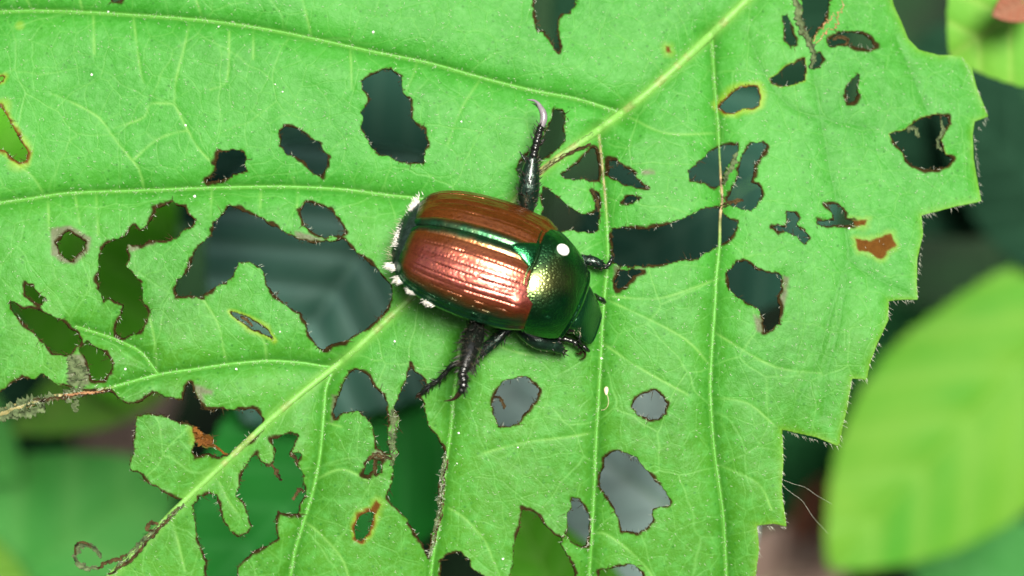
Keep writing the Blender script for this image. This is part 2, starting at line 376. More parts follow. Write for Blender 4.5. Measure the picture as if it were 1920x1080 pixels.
# ------------------------------------------------------------------ the chewed leaf
HOLES = [  # outline, halo width px, crust width px, rust?
 ([(525,247),(533,237),(550,238),(567,248),(587,262),(603,268),(608,285),(615,297),(615,312),(603,331),(590,327),(580,317),(570,302),(553,293),(537,287),(525,272)],0,3.5,0),
 ([(408,283),(425,285),(437,282),(450,282),(458,288),(462,298),(458,310),(462,320),(447,325),(433,333),(420,337),(405,340),(390,342),(388,337),(400,330),(405,320),(402,307),(408,297)],0,4,0),
 ([(-60,185),(0,197),(10,213),(20,233),(33,250),(43,270),(52,287),(48,302),(37,305),(23,297),(10,283),(-60,255)],16,1.5,4),
 ([(-20,143),(7,143),(5,152),(-20,160)],8,1.5,3),
 ([(205,-15),(238,-15),(225,3),(212,5)],0,3,0),
 ([(677,152),(703,137),(720,128),(735,130),(747,140),(755,143),(750,160),(755,173),(768,187),(772,207),(768,220),(780,233),(795,243),(803,267),(797,283),(795,307),(780,307),(750,302),(730,293),(712,290),(700,280),(692,263),(678,240),(680,220),(677,213),(685,200),(695,183),(680,167)],0,2.2,0),
 ([(1002,-25),(1002,20),(1005,37),(1008,60),(1020,57),(1028,70),(1040,90),(1047,98),(1048,80),(1045,57),(1045,37),(1053,25),(1067,22),(1077,10),(1085,-25)],0,3,0),
 ([(1038,202),(1052,203),(1061,220),(1057,240),(1061,257),(1050,277),(1030,290),(1013,303),(993,320),(977,327),(970,318),(980,300),(993,283),(1010,267),(1023,247),(1032,227)],0,3,0),
 ([(1050,327),(1070,312),(1087,302),(1107,277),(1118,277),(1123,300),(1125,320),(1123,337),(1107,340),(1097,333),(1077,337),(1060,333)],0,3,0),
 ([(1140,300),(1155,300),(1170,313),(1190,323),(1193,335),(1207,347),(1215,352),(1200,353),(1187,347),(1167,345),(1150,333),(1140,328)],0,3.5,0),
 ([(1017,350),(1027,352),(1042,365),(1057,377),(1075,392),(1095,402),(1112,400),(1120,382),(1110,357),(1122,365),(1127,385),(1125,402),(1122,430),(1105,436),(1090,435),(1072,430),(1050,437),(1040,427),(1025,410),(1015,402),(1020,392),(1015,370)],0,3,0),
 ([(1168,380),(1172,370),(1185,367),(1202,370),(1190,377),(1178,382)],0,3,0),
 ([(1145,428),(1180,428),(1215,430),(1255,420),(1285,408),(1300,400),(1323,390),(1347,390),(1360,407),(1383,415),(1377,437),(1363,452),(1343,463),(1323,473),(1310,485),(1285,486),(1262,492),(1235,497),(1205,499),(1180,500),(1160,500),(1148,490)],0,3,0),
 ([(1160,508),(1185,504),(1200,506),(1205,510),(1185,520),(1175,533),(1168,540),(1157,545),(1153,527)],0,4,0),
 ([(1292,320),(1313,303),(1327,287),(1347,277),(1363,272),(1383,270),(1382,288),(1368,305),(1358,325),(1352,345),(1340,352),(1325,345),(1310,340),(1294,338)],0,3,0),
 ([(1392,290),(1410,268),(1430,265),(1438,275),(1425,293),(1415,310),(1413,330),(1410,340),(1428,352),(1430,365),(1420,385),(1408,395),(1390,390),(1370,385),(1362,375),(1372,352),(1382,335),(1383,315)],0,3.5,0),
 ([(1345,200),(1357,190),(1373,173),(1390,163),(1420,162),(1425,180),(1422,197),(1410,205),(1393,203),(1377,212),(1360,212)],13,1.5,2),
 ([(1442,148),(1460,137),(1480,123),(1497,115),(1507,110),(1510,133),(1508,150),(1493,157),(1467,162),(1450,155)],4,2.5,0),
 ([(1525,103),(1540,97),(1543,110),(1535,125),(1525,128)],0,3,0),
 ([(1553,77),(1570,62),(1593,60),(1620,63),(1633,72),(1643,87),(1633,93),(1610,90),(1590,83),(1570,83),(1557,87)],0,4,0),
 ([(1467,30),(1477,27),(1483,50),(1493,83),(1483,88),(1473,77)],0,3,0),
 ([(1500,-30),(1562,-30),(1547,37),(1530,60),(1520,80),(1513,67),(1507,40)],0,3,0),
 ([(1668,252),(1697,243),(1713,230),(1733,220),(1757,215),(1777,220),(1780,233),(1770,243),(1763,263),(1773,290),(1788,297),(1777,310),(1757,318),(1737,317),(1710,310),(1700,300),(1693,283),(1680,270)],3,4,0),
 ([(1585,167),(1597,150),(1610,142),(1608,160),(1610,177),(1603,190),(1592,192),(1587,180)],0,4,0),
 ([(1473,397),(1490,398),(1498,410),(1493,423),(1510,433),(1517,447),(1510,457),(1493,443),(1480,435),(1460,435),(1447,425),(1457,422),(1473,427),(1477,410)],0,4,0),
 ([(1547,383),(1570,383),(1583,397),(1587,410),(1600,415),(1600,422),(1570,422),(1540,425),(1527,418),(1533,413),(1563,412),(1560,397)],0,4,0),
 ([(1363,510),(1380,492),(1397,488),(1413,500),(1427,507),(1453,513),(1465,520),(1465,543),(1457,557),(1462,573),(1462,607),(1450,618),(1433,623),(1432,600),(1423,580),(1403,567),(1380,557),(1367,543),(1365,527)],0,3.5,0),
 ([(925,745),(940,720),(950,714),(965,712),(982,706),(990,711),(997,720),(1012,730),(1010,742),(1000,755),(990,770),(977,782),(973,795),(955,800),(933,798),(928,783),(923,760)],0,2.6,0),
 ([(1185,763),(1193,747),(1210,737),(1227,732),(1243,743),(1252,757),(1248,775),(1233,785),(1217,787),(1197,778)],0,2.6,0),
 ([(1130,860),(1140,850),(1157,845),(1177,853),(1193,860),(1207,877),(1223,893),(1240,913),(1252,933),(1257,947),(1237,952),(1223,955),(1222,977),(1210,992),(1197,1000),(1180,997),(1165,995),(1158,968),(1148,950),(1140,933),(1123,913),(1122,887),(1130,877)],0,2.6,0),
 ([(1073,933),(1083,935),(1097,953),(1106,967),(1106,1003),(1102,1023),(1090,1027),(1073,1017),(1063,1003),(1063,963),(1073,953)],0,3,0),
 ([(950,1110),(960,1060),(962,1020),(973,997),(978,953),(997,957),(1013,970),(1023,987),(1037,1003),(1057,1007),(1053,1020),(1063,1040),(1077,1067),(1083,1110),(1040,1150),(990,1140)],0,3.5,0),
 ([(822,1110),(823,1053),(840,1040),(863,1033),(880,1050),(887,1070),(907,1080),(910,1120),(860,1140)],0,3,0),
 ([(1123,1070),(1153,1063),(1187,1060),(1203,1073),(1215,1110),(1160,1140),(1125,1110)],0,3,0),
 ([(667,1010),(665,987),(673,970),(690,960),(702,960),(697,980),(690,1000),(677,1015)],11,1,5),
 ([(622,775),(632,745),(645,710),(658,695),(672,692),(690,705),(703,725),(720,740),(725,755),(727,775),(728,800),(727,830),(732,852),(722,850),(708,840),(703,818),(695,793),(680,775),(660,769),(640,776),(628,785)],0,3.5,0),
 ([(770,682),(778,697),(797,712),(797,722),(785,742),(793,755),(797,780),(805,800),(820,815),(832,840),(835,860),(828,890),(822,920),(825,950),(815,990),(808,1020),(803,1045),(790,1020),(775,995),(763,975),(745,955),(725,935),(733,915),(737,890),(738,875),(735,855),(748,850),(742,838),(740,820),(748,800),(748,785),(737,765),(750,740),(762,710)],0,3,0),
 ([(683,890),(685,870),(692,862),(702,862),(700,880),(690,890)],0,4,0),
 ([(707,865),(717,865),(715,885),(707,888)],0,4,0),
 ([(105,455),(117,440),(130,433),(143,442),(160,455),(160,465),(147,477),(137,488),(123,485),(110,475)],0,3,0),
 ([(197,457),(217,450),(233,442),(250,423),(263,435),(277,423),(290,403),(293,390),(313,380),(325,375),(333,383),(347,387),(353,400),(367,412),(360,423),(343,433),(333,445),(313,450),(297,452),(280,450),(260,460),(240,460),(237,470),(240,487),(238,500),(253,517),(263,530),(267,550),(267,567),(277,587),(273,607),(263,622),(247,627),(230,635),(217,627),(220,607),(230,587),(230,573),(217,567),(207,560),(193,562),(187,547),(185,520),(185,493),(190,470)],0,4,0),
 ([(430,385),(447,390),(473,403),(493,413),(513,423),(530,433),(550,443),(563,450),(587,455),(613,453),(640,449),(652,452),(660,465),(690,490),(715,515),(733,535),(737,550),(730,572),(718,590),(700,605),(680,622),(655,637),(630,645),(608,656),(598,655),(590,643),(580,627),(573,603),(563,587),(540,573),(520,557),(500,533),(497,517),(490,500),(467,492),(447,493),(440,510),(433,523),(407,537),(390,550),(377,557),(353,553),(333,555),(328,540),(333,523),(350,513),(360,483),(370,460),(397,443),(400,420),(420,400)],0,3.6,0),
 ([(563,393),(573,377),(593,385),(620,392),(630,407),(640,422),(648,436),(640,441),(613,445),(587,438),(570,420)],0,3.5,0),
 ([(430,583),(447,587),(463,595),(480,605),(500,617),(515,637),(500,628),(480,620),(467,613),(450,600),(437,592)],8,1.6,0),
 ([(17,563),(40,577),(70,580),(97,593),(123,607),(143,620),(153,637),(143,650),(133,663),(117,665),(97,660),(83,643),(67,627),(50,610),(33,593),(22,580)],0,3.5,0),
 ([(163,640),(180,653),(197,660),(210,680),(207,700),(193,713),(173,715),(168,695),(160,675),(150,655)],0,3.5,0),
 ([(48,533),(60,537),(72,550),(87,562),(70,570),(57,560),(47,550)],0,4,0),
 ([(510,823),(527,817),(547,812),(557,817),(550,837),(543,853),(563,850),(567,853),(553,870),(563,880),(570,893),(567,907),(573,923),(563,953),(563,967),(547,965),(520,958),(517,973),(517,993),(520,1010),(500,1023),(473,1037),(457,1047),(447,1063),(440,1110),(410,1160),(385,1110),(387,1053),(377,1027),(370,1007),(367,980),(363,960),(360,950),(373,933),(390,925),(405,927),(410,947),(417,973),(430,997),(447,1007),(463,1000),(472,987),(463,960),(457,940),(443,930),(450,910),(453,887),(467,863),(480,852),(490,867),(507,877),(513,867),(517,850)],0,3.6,0),
 # the eaten-away lower left
 ([(-400,760),(-60,748),(0,735),(20,720),(43,708),(65,710),(80,703),(97,713),(110,722),(125,722),(140,732),(213,735),(223,747),(240,757),(257,755),(280,740),(287,735),(307,745),(330,748),(343,750),(350,725),(358,718),(363,737),(377,757),(383,770),(407,767),(433,767),(460,770),(480,768),(493,787),(490,803),(477,817),(460,833),(443,847),(428,852),(410,857),(393,853),(367,857),(361,843),(365,832),(385,840),(403,838),(400,820),(390,815),(375,812),(367,800),(353,792),(333,792),(317,785),(300,778),(277,775),(257,780),(253,803),(250,823),(253,843),(243,867),(243,883),(267,890),(273,903),(290,912),(310,923),(333,937),(347,940),(330,958),(300,987),(280,1005),(255,1030),(230,1050),(205,1075),(150,1130),(80,1200),(-50,1330),(-400,1500)],0,3.5,0),
]
OUTLINE = [(-330,60),(-250,-90),(-60,-200),(250,-270),(600,-290),(900,-270),(1150,-230),(1380,-150),(1480,-120),(1560,-115),(1640,-80),(1665,-30),(1677,13),(1690,40),(1703,73),(1723,93),(1760,103),(1803,104),(1822,128),(1832,165),(1853,218),(1828,228),(1824,250),(1826,300),(1840,377),(1790,388),(1728,404),(1731,440),(1720,485),(1719,530),(1721,562),(1690,562),(1667,565),(1666,600),(1645,645),(1632,680),(1625,712),(1598,710),(1590,760),(1580,800),(1573,837),(1530,820),(1467,806),(1469,860),(1466,920),(1475,988),(1450,982),(1420,986),(1424,1030),(1415,1090),(1390,1140),(1375,1190),(1310,1240),(1200,1270),(1150,1330),(1000,1340),(900,1390),(700,1370),(620,1420),(420,1400),(300,1430),(100,1420),(-80,1360),(-120,1250),(-260,900),(-300,700),(-340,400)]
MARGIN_HAIR = [(1803,104),(1832,165),(1853,218),(1826,250),(1840,377),(1728,404),(1731,440),(1719,530),(1721,562),(1667,565),(1666,600),(1632,680),(1625,712),(1598,710),(1573,837),(1467,806),(1469,860),(1466,920),(1475,988),(1420,986),(1424,1030),(1415,1090)]
RUSTP = [[(1603,447),(1630,452),(1670,438),(1680,460),(1663,473),(1653,487),(1633,475),(1610,470)],[(1598,412),(1627,412),(1622,424),(1598,424)],[(361,792),(372,800),(392,815),(404,822),(403,838),(385,840),(365,830),(360,810)],[(696,950),(705,938),(714,946),(706,962),(697,968)],[(1248,86),(1258,88),(1259,98),(1250,99)]]
GREYP = [[(95,428),(128,424),(172,445),(168,470),(140,495),(122,494),(97,478)],[(128,662),(165,668),(170,700),(166,720),(128,722)],[(553,435),(575,438),(610,449),(560,456)],[(238,458),(290,446),(290,457),(245,472)],[(1412,590),(1432,598),(1432,624),(1418,624)],[(1468,515),(1480,520),(1476,560),(1464,600),(1460,560),(1467,545)],[(1150,500),(1165,500),(1160,546),(1150,530)],[(1190,505),(1207,500),(1205,515),(1190,520)],[(358,720),(372,722),(402,732),(398,742),(380,738),(384,757),(372,750)],[(622,740),(632,740),(636,775),(622,790)],[(698,846),(715,842),(730,858),(720,866),(690,862)],[(1205,320),(1228,320),(1228,327),(1205,327)],[(735,765),(748,785),(738,800),(730,790)]]
MIDRIB = [(150,1135),(200,1085),(340,945),(440,850),(520,775),(605,705),(650,670),(720,605),(780,550),(850,490),(950,395),(1010,325),(1120,245),(1200,185),(1290,105),(1400,0),(1500,-100)]
SECOND = [
 [(-280,60),(-120,30),(0,22),(80,20),(200,25),(380,38),(500,55),(600,75),(700,97),(800,117),(900,145),(1000,170),(1080,185),(1145,205),(1165,212)],
 [(-290,440),(-120,400),(0,380),(60,372),(130,362),(270,357),(400,352),(530,350),(640,355),(720,365),(800,375),(880,400),(930,415)],
 [(213,725),(295,703),(360,693),(430,683),(500,677),(560,680),(620,688),(640,678)],
 [(622,698),(611,730),(608,763),(600,853),(587,920),(570,977),(553,1033),(543,1090),(520,1200)],
 [(862,640),(858,690),(850,750),(845,810),(838,860),(832,910),(828,960),(818,1010),(810,1060),(803,1130),(790,1250)],
 [(1122,245),(1127,290),(1132,340),(1137,400),(1140,480),(1135,540),(1130,600),(1127,660),(1123,740),(1118,820),(1115,900),(1112,960),(1108,1030),(1104,1100),(1100,1220)],
 [(1335,70),(1340,160),(1346,230),(1349,290),(1352,345),(1354,375),(1350,410),(1349,460),(1343,520),(1340,580),(1335,650),(1332,720),(1334,780),(1340,850),(1350,920),(1357,980),(1362,1090),(1360,1160)],
 [(143,612),(200,630),(233,643),(267,663),(297,702)],
]
SECW = [(1.6,2.0,2.5),(1.7,2.2,2.8),(2.6,2.8,3.2),(2.7,2.3,2.0),(1.6,2.6,2.2),(2.8,2.2,2.0),(2.4,2.2),(1.5,1.8)]
FAINT = [[(1525,130),(1535,200),(1548,270),(1558,330),(1575,400),(1588,450),(1590,480),(1580,560),(1570,620),(1550,700),(1545,780)],[(1680,70),(1715,150),(1742,215)],[(1400,60),(1440,150),(1500,210),(1640,240)],[(1595,490),(1640,520),(1700,550)],[(1590,480),(1560,580),(1530,680),(1480,790)]]
TERT = [[(80,360),(60,330),(20,300),(-20,278)],[(270,355),(262,320),(250,303),(220,267),(190,225),(165,207),(120,185),(95,175)],[(327,195),(330,150),(345,90),(355,45)],[(327,195),(350,240),(370,275),(392,300)],[(327,195),(282,195),(270,220),(215,240)],[(250,300),(290,265),(325,250),(350,245)],[(250,30),(257,90),(265,140),(270,155)],[(175,30),(177,100)],[(430,60),(425,150),(395,168)],[(475,55),(475,110)],[(583,65),(575,30),(565,-10)],[(380,36),(368,0)],[(555,350),(548,332)],[(900,150),(870,195),(850,240),(840,270)],[(783,113),(775,140),(762,170)],[(657,90),(660,165)],[(90,365),(92,430)],[(397,355),(395,405)],[(490,352),(488,390)],[(558,352),(557,390)],[(377,557),(400,590),(413,620),(420,660),(427,682)],[(843,953),(870,970),(890,990),(910,1015),(925,1050),(940,1085)],[(570,977),(600,1000),(640,1045),(655,1085)],[(325,980),(335,1020),(347,1070)],[(412,905),(430,940),(445,960)],[(1345,870),(1420,905),(1447,955)],[(1334,745),(1400,755),(1450,795)],[(930,645),(960,658),(1000,665),(1060,655)],[(1108,1000),(1140,1003),(1200,1050),(1230,1090)],[(1118,810),(1060,820),(980,830),(905,850)],[(1125,640),(1200,690),(1290,740)],[(1134,560),(1220,600),(1290,640),(1335,690)],[(295,702),(290,640),(282,600)],[(500,677),(495,640),(480,622)],[(0,22),(-10,0)],[(62,18),(50,0)],[(155,22),(150,0)],[(590,900),(640,880),(690,900)],[(605,790),(640,800)],[(1350,520),(1300,540),(1230,560),(1140,555)],[(1345,250),(1250,250),(1180,220)],[(140,362),(150,420)],[(180,360),(184,440)],[(1335,620),(1400,660),(1460,690),(1540,700)]]

def seg_dist(X, Y, line, d, margin, x0, y0, st):
    """lower d (array over grid) to the distance from a polyline, only near it"""
    line = np.asarray(line, float)
    for (ax, ay), (bx, by) in zip(line[:-1], line[1:]):
        i0 = max(0, int((min(ay, by) - margin - y0) / st)); i1 = min(X.shape[0], int((max(ay, by) + margin - y0) / st) + 2)
        j0 = max(0, int((min(ax, bx) - margin - x0) / st)); j1 = min(X.shape[1], int((max(ax, bx) + margin - x0) / st) + 2)
        if i0 >= i1 or j0 >= j1: continue
        x = X[i0:i1, j0:j1]; y = Y[i0:i1, j0:j1]
        vx, vy = bx - ax, by - ay; L = vx * vx + vy * vy + 1e-9
        t = np.clip(((x - ax) * vx + (y - ay) * vy) / L, 0, 1)
        dd = np.hypot(x - ax - t * vx, y - ay - t * vy)
        d[i0:i1, j0:j1] = np.minimum(d[i0:i1, j0:j1], dd)

def inside(X, Y, poly, x0, y0, st):
    poly = np.asarray(poly, float); res = np.zeros(X.shape, bool)
    i0 = max(0, int((poly[:, 1].min() - y0) / st)); i1 = min(X.shape[0], int((poly[:, 1].max() - y0) / st) + 2)
    j0 = max(0, int((poly[:, 0].min() - x0) / st)); j1 = min(X.shape[1], int((poly[:, 0].max() - x0) / st) + 2)
    if i0 >= i1 or j0 >= j1: return res
    x = X[i0:i1, j0:j1]; y = Y[i0:i1, j0:j1]; r = np.zeros(x.shape, bool)
    for (ax, ay), (bx, by) in zip(poly, np.roll(poly, -1, 0)):
        if ay == by: continue
        c = ((ay > y) != (by > y)) & (x < (bx - ax) * (y - ay) / (by - ay) + ax)
        r ^= c
    res[i0:i1, j0:j1] = r; return res

ST = 2.6; X0, Y0, X1, Y1 = -350, -310, 1880, 1440
gx = np.arange(X0, X1, ST); gy = np.arange(Y0, Y1, ST)
GX, GY = np.meshgrid(gx, gy)
def smooth_poly(poly, closed=True):
    p = np.asarray(poly, float)
    q = np.vstack([p, p[:1]]) if closed else p
    return q
def field():
    big = 60.0
    A = {}
    d2 = np.full(GX.shape, big); d_mid = np.full(GX.shape, 120.0); d3 = np.full(GX.shape, 30.0); df = np.full(GX.shape, 60.)
    for l in SECOND: seg_dist(GX, GY, catmull(l, 40), d2, 60, X0, Y0, ST)
    seg_dist(GX, GY, catmull(MIDRIB, 40), d_mid, 120, X0, Y0, ST)
    for l in TERT: seg_dist(GX, GY, catmull(l, 14), d3, 30, X0, Y0, ST)
    for l in FAINT: seg_dist(GX, GY, catmull(l, 20), df, 60, X0, Y0, ST)
    s = np.full(GX.shape, big); crust = np.zeros(GX.shape); halo = np.zeros(GX.shape); rust = np.zeros(GX.shape); grey = np.zeros(GX.shape)
    jag = 5.0 * vnoise(GX, GY, 9, 21) + 4.5 * vnoise(GX, GY, 17, 22) + 3.0 * vnoise(GX, GY, 5, 23)
    jn = vnoise(GX, GY, 7, 24); jn2 = vnoise(GX, GY, 26, 25)
    # margin
    dm = np.full(GX.shape, big); seg_dist(GX, GY, smooth_poly(OUTLINE), dm, big, X0, Y0, ST)
    sm = np.where(inside(GX, GY, OUTLINE, X0, Y0, ST), dm, -dm)
    A['margin'] = np.exp(-np.clip(sm, 0, 60) / 6) * .35
    s = np.minimum(s, sm + .5 * vnoise(GX, GY, 12, 26))
    for poly, hw, cw, ru in HOLES:
        dh = np.full(GX.shape, big); seg_dist(GX, GY, smooth_poly(poly), dh, big, X0, Y0, ST)
        sh = np.where(inside(GX, GY, poly, X0, Y0, ST), -dh, dh)
        sh = sh + jag * np.clip(1 - np.abs(sh) / 25, 0, 1) * (.45 if hw else .75)
        s = np.minimum(s, sh)
        e = np.clip(sh, 0, None)
        cwn = cw * .78 * (1.0 + 3.4 * np.clip(jn2, -.22, .5) + 1.4 * jn)
        crust = np.maximum(crust, np.clip((1.25 - e / np.maximum(cwn, .8)) * 2.2, 0, 1) * np.where(e < 50, 1, 0))
        if hw:
            halo = np.maximum(halo, np.clip(1.15 - e / (hw * (1 + 1.1 * jn2)), 0, 1) ** 1.3)
            if ru: rust = np.maximum(rust, np.clip(1.6 - e / (ru * (1 + 1.4 * jn)), 0, 1)); 
    for polys, arr, m in ((RUSTP, 'r', 3.0), (GREYP, 'g', 6.0)):
        for poly in polys:
            dh = np.full(GX.shape, big); seg_dist(GX, GY, smooth_poly(poly), dh, 30, X0, Y0, ST)
            sh = np.where(inside(GX, GY, poly, X0, Y0, ST), dh, -dh)
            k = np.clip((sh + jag * .6 + m / 2) / m, 0, 1)
            if arr == 'r': rust = np.maximum(rust, k); halo = np.maximum(halo, np.clip(1 + (sh + jag) / 12, 0, 1) * .5)
            else: grey = np.maximum(grey, k * .85)
    # relief, in photo pixels
    v = 540 - GY; r = (GX - 960) * .62 + v * .78
    h = -.07 * v - .00020 * np.clip(-v, 0, None) ** 2 - .00011 * np.clip(r - 80, 0, None) ** 2
    h -= .00005 * np.clip(GX - 1450, 0, None) ** 2
    h -= .00006 * np.clip(-(GX - 300), 0, None) ** 2
    h += -25 * np.exp(-d2 / 26) - 18 * np.exp(-d_mid / 42) - 5 * np.exp(-df / 18)
    h += -1.8 * np.exp(-d3 / 6)
    h += 16 * vnoise(GX, GY, 260, 31) + 5 * vnoise(GX, GY, 90, 32) + 2.0 * vnoise(GX, GY, 34, 33) + .7 * vnoise(GX, GY, 15, 34) + .3 * vnoise(GX, GY, 7, 35)
    h += np.exp(-np.clip(s, 0, None) / 9) * (9 * vnoise(GX, GY, 40, 36) + 3 * vnoise(GX, GY, 12, 37))
    h -= 6 * np.exp(-np.clip(sm, 0, None) / 25)
    A.update(s=s, h=h, px=GX + 0., py=GY + 0., crust=crust * (1 - .7 * np.clip(rust, 0, 1)), rust=rust, grey=grey,
             halo=np.clip(halo * .8 + A['margin'] * np.clip(sm < 40, 0, 1), 0, 1),
             vein=np.clip(np.exp(-(d2 / 3.2) ** 2) + np.exp(-(d_mid / 11) ** 2), 0, 1),
             tert=np.exp(-(d3 / 2.4) ** 2) * np.clip(.75 + 1.2 * jn2, 0, 1),
             groove=np.clip(np.exp(-(d2 / 11) ** 2) * .8 + .35 * np.exp(-(df / 9) ** 2) + .5 * np.exp(-(d_mid / 20) ** 2), 0, 1))
    A['lower_shade'] = np.clip((GY - 330) / 520 + .8 * vnoise(GX, GY, 300, 81) + .35 * vnoise(GX, GY, 90, 82) - .00035 * np.clip(GX - 1000, 0, None), 0, 1)  # painted shade mask growing towards the lower edge, plus random tone variation
    A.pop('margin'); return A
F = field()
NX, NY = len(gx), len(gy)
def H(px, py):
    """leaf height in cm at photo coordinates"""
    px = np.asarray(px, float); py = np.asarray(py, float)
    j = np.clip((px - X0) / ST, 0, NX - 1.001); i = np.clip((py - Y0) / ST, 0, NY - 1.001)
    j0 = j.astype(int); i0 = i.astype(int); fj = j - j0; fi = i - i0; h = F['h']
    return ((h[i0, j0] * (1 - fj) + h[i0, j0 + 1] * fj) * (1 - fi) + (h[i0 + 1, j0] * (1 - fj) + h[i0 + 1, j0 + 1] * fj) * fi) / PX
def S(px, py):
    j = np.clip(np.round((np.asarray(px) - X0) / ST).astype(int), 0, NX - 1); i = np.clip(np.round((np.asarray(py) - Y0) / ST).astype(int), 0, NY - 1)
    return F['s'][i, j]

def clip_mesh():
    flat = {k: a.ravel() for k, a in F.items()}
    idx = np.arange(NX * NY).reshape(NY, NX)
    a, b, c, d = idx[:-1, :-1].ravel(), idx[:-1, 1:].ravel(), idx[1:, 1:].ravel(), idx[1:, :-1].ravel()
    T = np.vstack([np.stack([a, d, c], 1), np.stack([a, c, b], 1)])
    ins = flat['s'] > 0; cnt = ins[T].sum(1)
    out = [T[cnt == 3]]; base = NX * NY; newA, newB, store = [], [], {}
    t1 = T[cnt == 1]; k = ins[t1].argmax(1); t1 = np.stack([t1[np.arange(len(t1)), (k + q) % 3] for q in range(3)], 1)
    t2 = T[cnt == 2]; k = (~ins[t2]).argmax(1); t2 = np.stack([t2[np.arange(len(t2)), (k + q) % 3] for q in range(3)], 1)
    E = np.vstack([t1[:, [0, 1]], t1[:, [0, 2]], t2[:, [0, 1]], t2[:, [0, 2]]]); E.sort(axis=1)
    key = E[:, 0].astype(np.int64) * base + E[:, 1]
    uq, inv = np.unique(key, return_inverse=True); inv = inv.ravel() + base
    ea, eb = (uq // base).astype(int), (uq % base).astype(int)
    n1, n2 = len(t1), len(t2)
    ab1, ac1, ab2, ac2 = inv[:n1], inv[n1:2 * n1], inv[2 * n1:2 * n1 + n2], inv[2 * n1 + n2:]
    out.append(np.stack([t1[:, 0], ab1, ac1], 1))
    out.append(np.stack([ab2, t2[:, 1], t2[:, 2]], 1)); out.append(np.stack([ab2, t2[:, 2], ac2], 1))
    T = np.vstack(out)
    tt = flat['s'][ea] / (flat['s'][ea] - flat['s'][eb])
    full = {k_: np.r_[a_, a_[ea] * (1 - tt) + a_[eb] * tt] for k_, a_ in flat.items()}
    used = np.unique(T); remap = np.full(len(full['s']), -1); remap[used] = np.arange(len(used))
    return remap[T], {k_: a_[used] for k_, a_ in full.items()}

LT, LA = clip_mesh()
leaf_base = P(1640, -260, -.35)
leaf = thing('chewed_leaf', leaf_base, 'large pale green leaf riddled with brown-edged holes under the beetle', 'leaf')
LV = P(LA['px'], LA['py'], LA['h'] / PX)
blade = mesh_obj('blade', LV, LT, M_LEAF, leaf, attrs={k: LA[k] for k in ('crust', 'rust', 'grey', 'halo', 'vein', 'tert', 'groove', 'lower_shade')})
so = blade.modifiers.new('thickness', 'SOLIDIFY'); so.thickness = 0.012; so.offset = -1
# make the solidify shell open downwards
def strand(name, line, rad, material, n=120, lift=0.0, dead=None, parent=leaf, wob=0.0, ns=8, flat=.75, hfun=True):
    p = catmull(line, n); r = np.interp(np.linspace(0, 1, n), np.linspace(0, 1, len(rad)), rad)
    r = r * (1 + .22 * vnoise(p[:, 0], p[:, 1], 14, 5)) / PX
    w = H(p[:, 0], p[:, 1]) + lift / PX if hfun else p[:, 2] / PX
    if wob: p[:, 0] += wob * vnoise(p[:, 0], p[:, 1], 12, 8); p[:, 1] += wob * vnoise(p[:, 0], p[:, 1], 12, 9)
    V, Fc = tube(P(p[:, 0], p[:, 1], w), r, ns, flat=flat)
    dd = np.zeros(n) if dead is None else dead(p)
    dd = np.repeat(np.r_[dd[:1], dd, dd[-1:]], ns)
    return mesh_obj(name, V, Fc, material, parent, attrs={'dead': dd})
def dead_mid(p): return np.clip(np.exp(-((p[:, 0] - 1015) / 45) ** 2) * .7 + np.where(vnoise(p[:, 0], p[:, 1], 18, 77) > .25, .35, 0), 0, 1)
strand('midrib', MIDRIB, [5.6, 5.8, 6.2, 6.8, 7, 7.4, 8, 8.5, 9], M_MID, 260, 0.5, dead_mid)
for k, l in enumerate(SECOND):
    dead = None
    if k == 6: dead = lambda p: np.clip(1.4 - np.abs(p[:, 1] - 365) / 75, 0, 1)
    if k == 5: dead = lambda p: np.clip(1.2 - np.abs(p[:, 1] - 320) / 90, 0, .8)
    strand('side_vein', l, SECW[k] if k != 6 else [1.4, 1.8, 3.2, 3.4, 2.0, 1.8, 1.6], M_SEC, 150, 0.4 if k != 6 else 1.0, dead)
petl = np.array([(1490, -92, -40), (1600, -230, -150), (1690, -330, -420), (1730, -380, -1200), (1740, -420, -2750)], float)
pp = catmull(petl, 30)
V, Fc = tube(P(pp[:, 0], pp[:, 1], pp[:, 2] / PX), np.linspace(.026, .05, 30), 10)
mesh_obj('petiole', V, Fc, M_STEM, leaf)

# torn pale flaps of bark that stand along the midrib and the eaten vein
def shred(name, line, width, material, n=40, lift=3, seed=1, curl=8, parent=leaf):
    """ragged ribbon of dried tissue with curl and thickness"""
    n = n * 2; width = width * .72; p = catmull(line, n); t = np.gradient(p[:, :2], axis=0); t /= np.linalg.norm(t, axis=1)[:, None] + 1e-9
    p[:, 0] += 5 * vnoise(p[:, 0], p[:, 1], 9, seed + 200); p[:, 1] += 5 * vnoise(p[:, 0], p[:, 1], 9, seed + 300)
    nrm = np.stack([-t[:, 1], t[:, 0]], 1); r = np.random.default_rng(seed)
    m = 5; vs = []
    taper = np.sin(np.linspace(.12, math.pi - .12, n)) ** .5
    for j in range(m):
        f = j / (m - 1) - .5
        wd = width * taper * (1 + (abs(f) > .3) * (2.2 * vnoise(np.arange(n), np.full(n, j * 9.), 2.2, seed + 400) + .8 * (r.random(n) - .5)))
        q = p[:, :2] + nrm * (f * wd)[:, None] + (r.random((n, 2)) - .5) * 1.5
        h = (p[:, 2] if p.shape[1] > 2 else H(p[:, 0], p[:, 1]) * PX + lift) + curl * (4 * f * f) * (.5 + vnoise(q[:, 0], q[:, 1], 20, seed)) + (r.random(n) - .5) * 1.2
        vs.append(P(q[:, 0], q[:, 1], h / PX))
    V = np.stack(vs, 1).reshape(-1, 3)
    o = mesh_obj(name, V, grid_faces(n, m), material, parent)
    s_ = o.modifiers.new('thickness', 'SOLIDIFY'); s_.thickness = .003
    return o
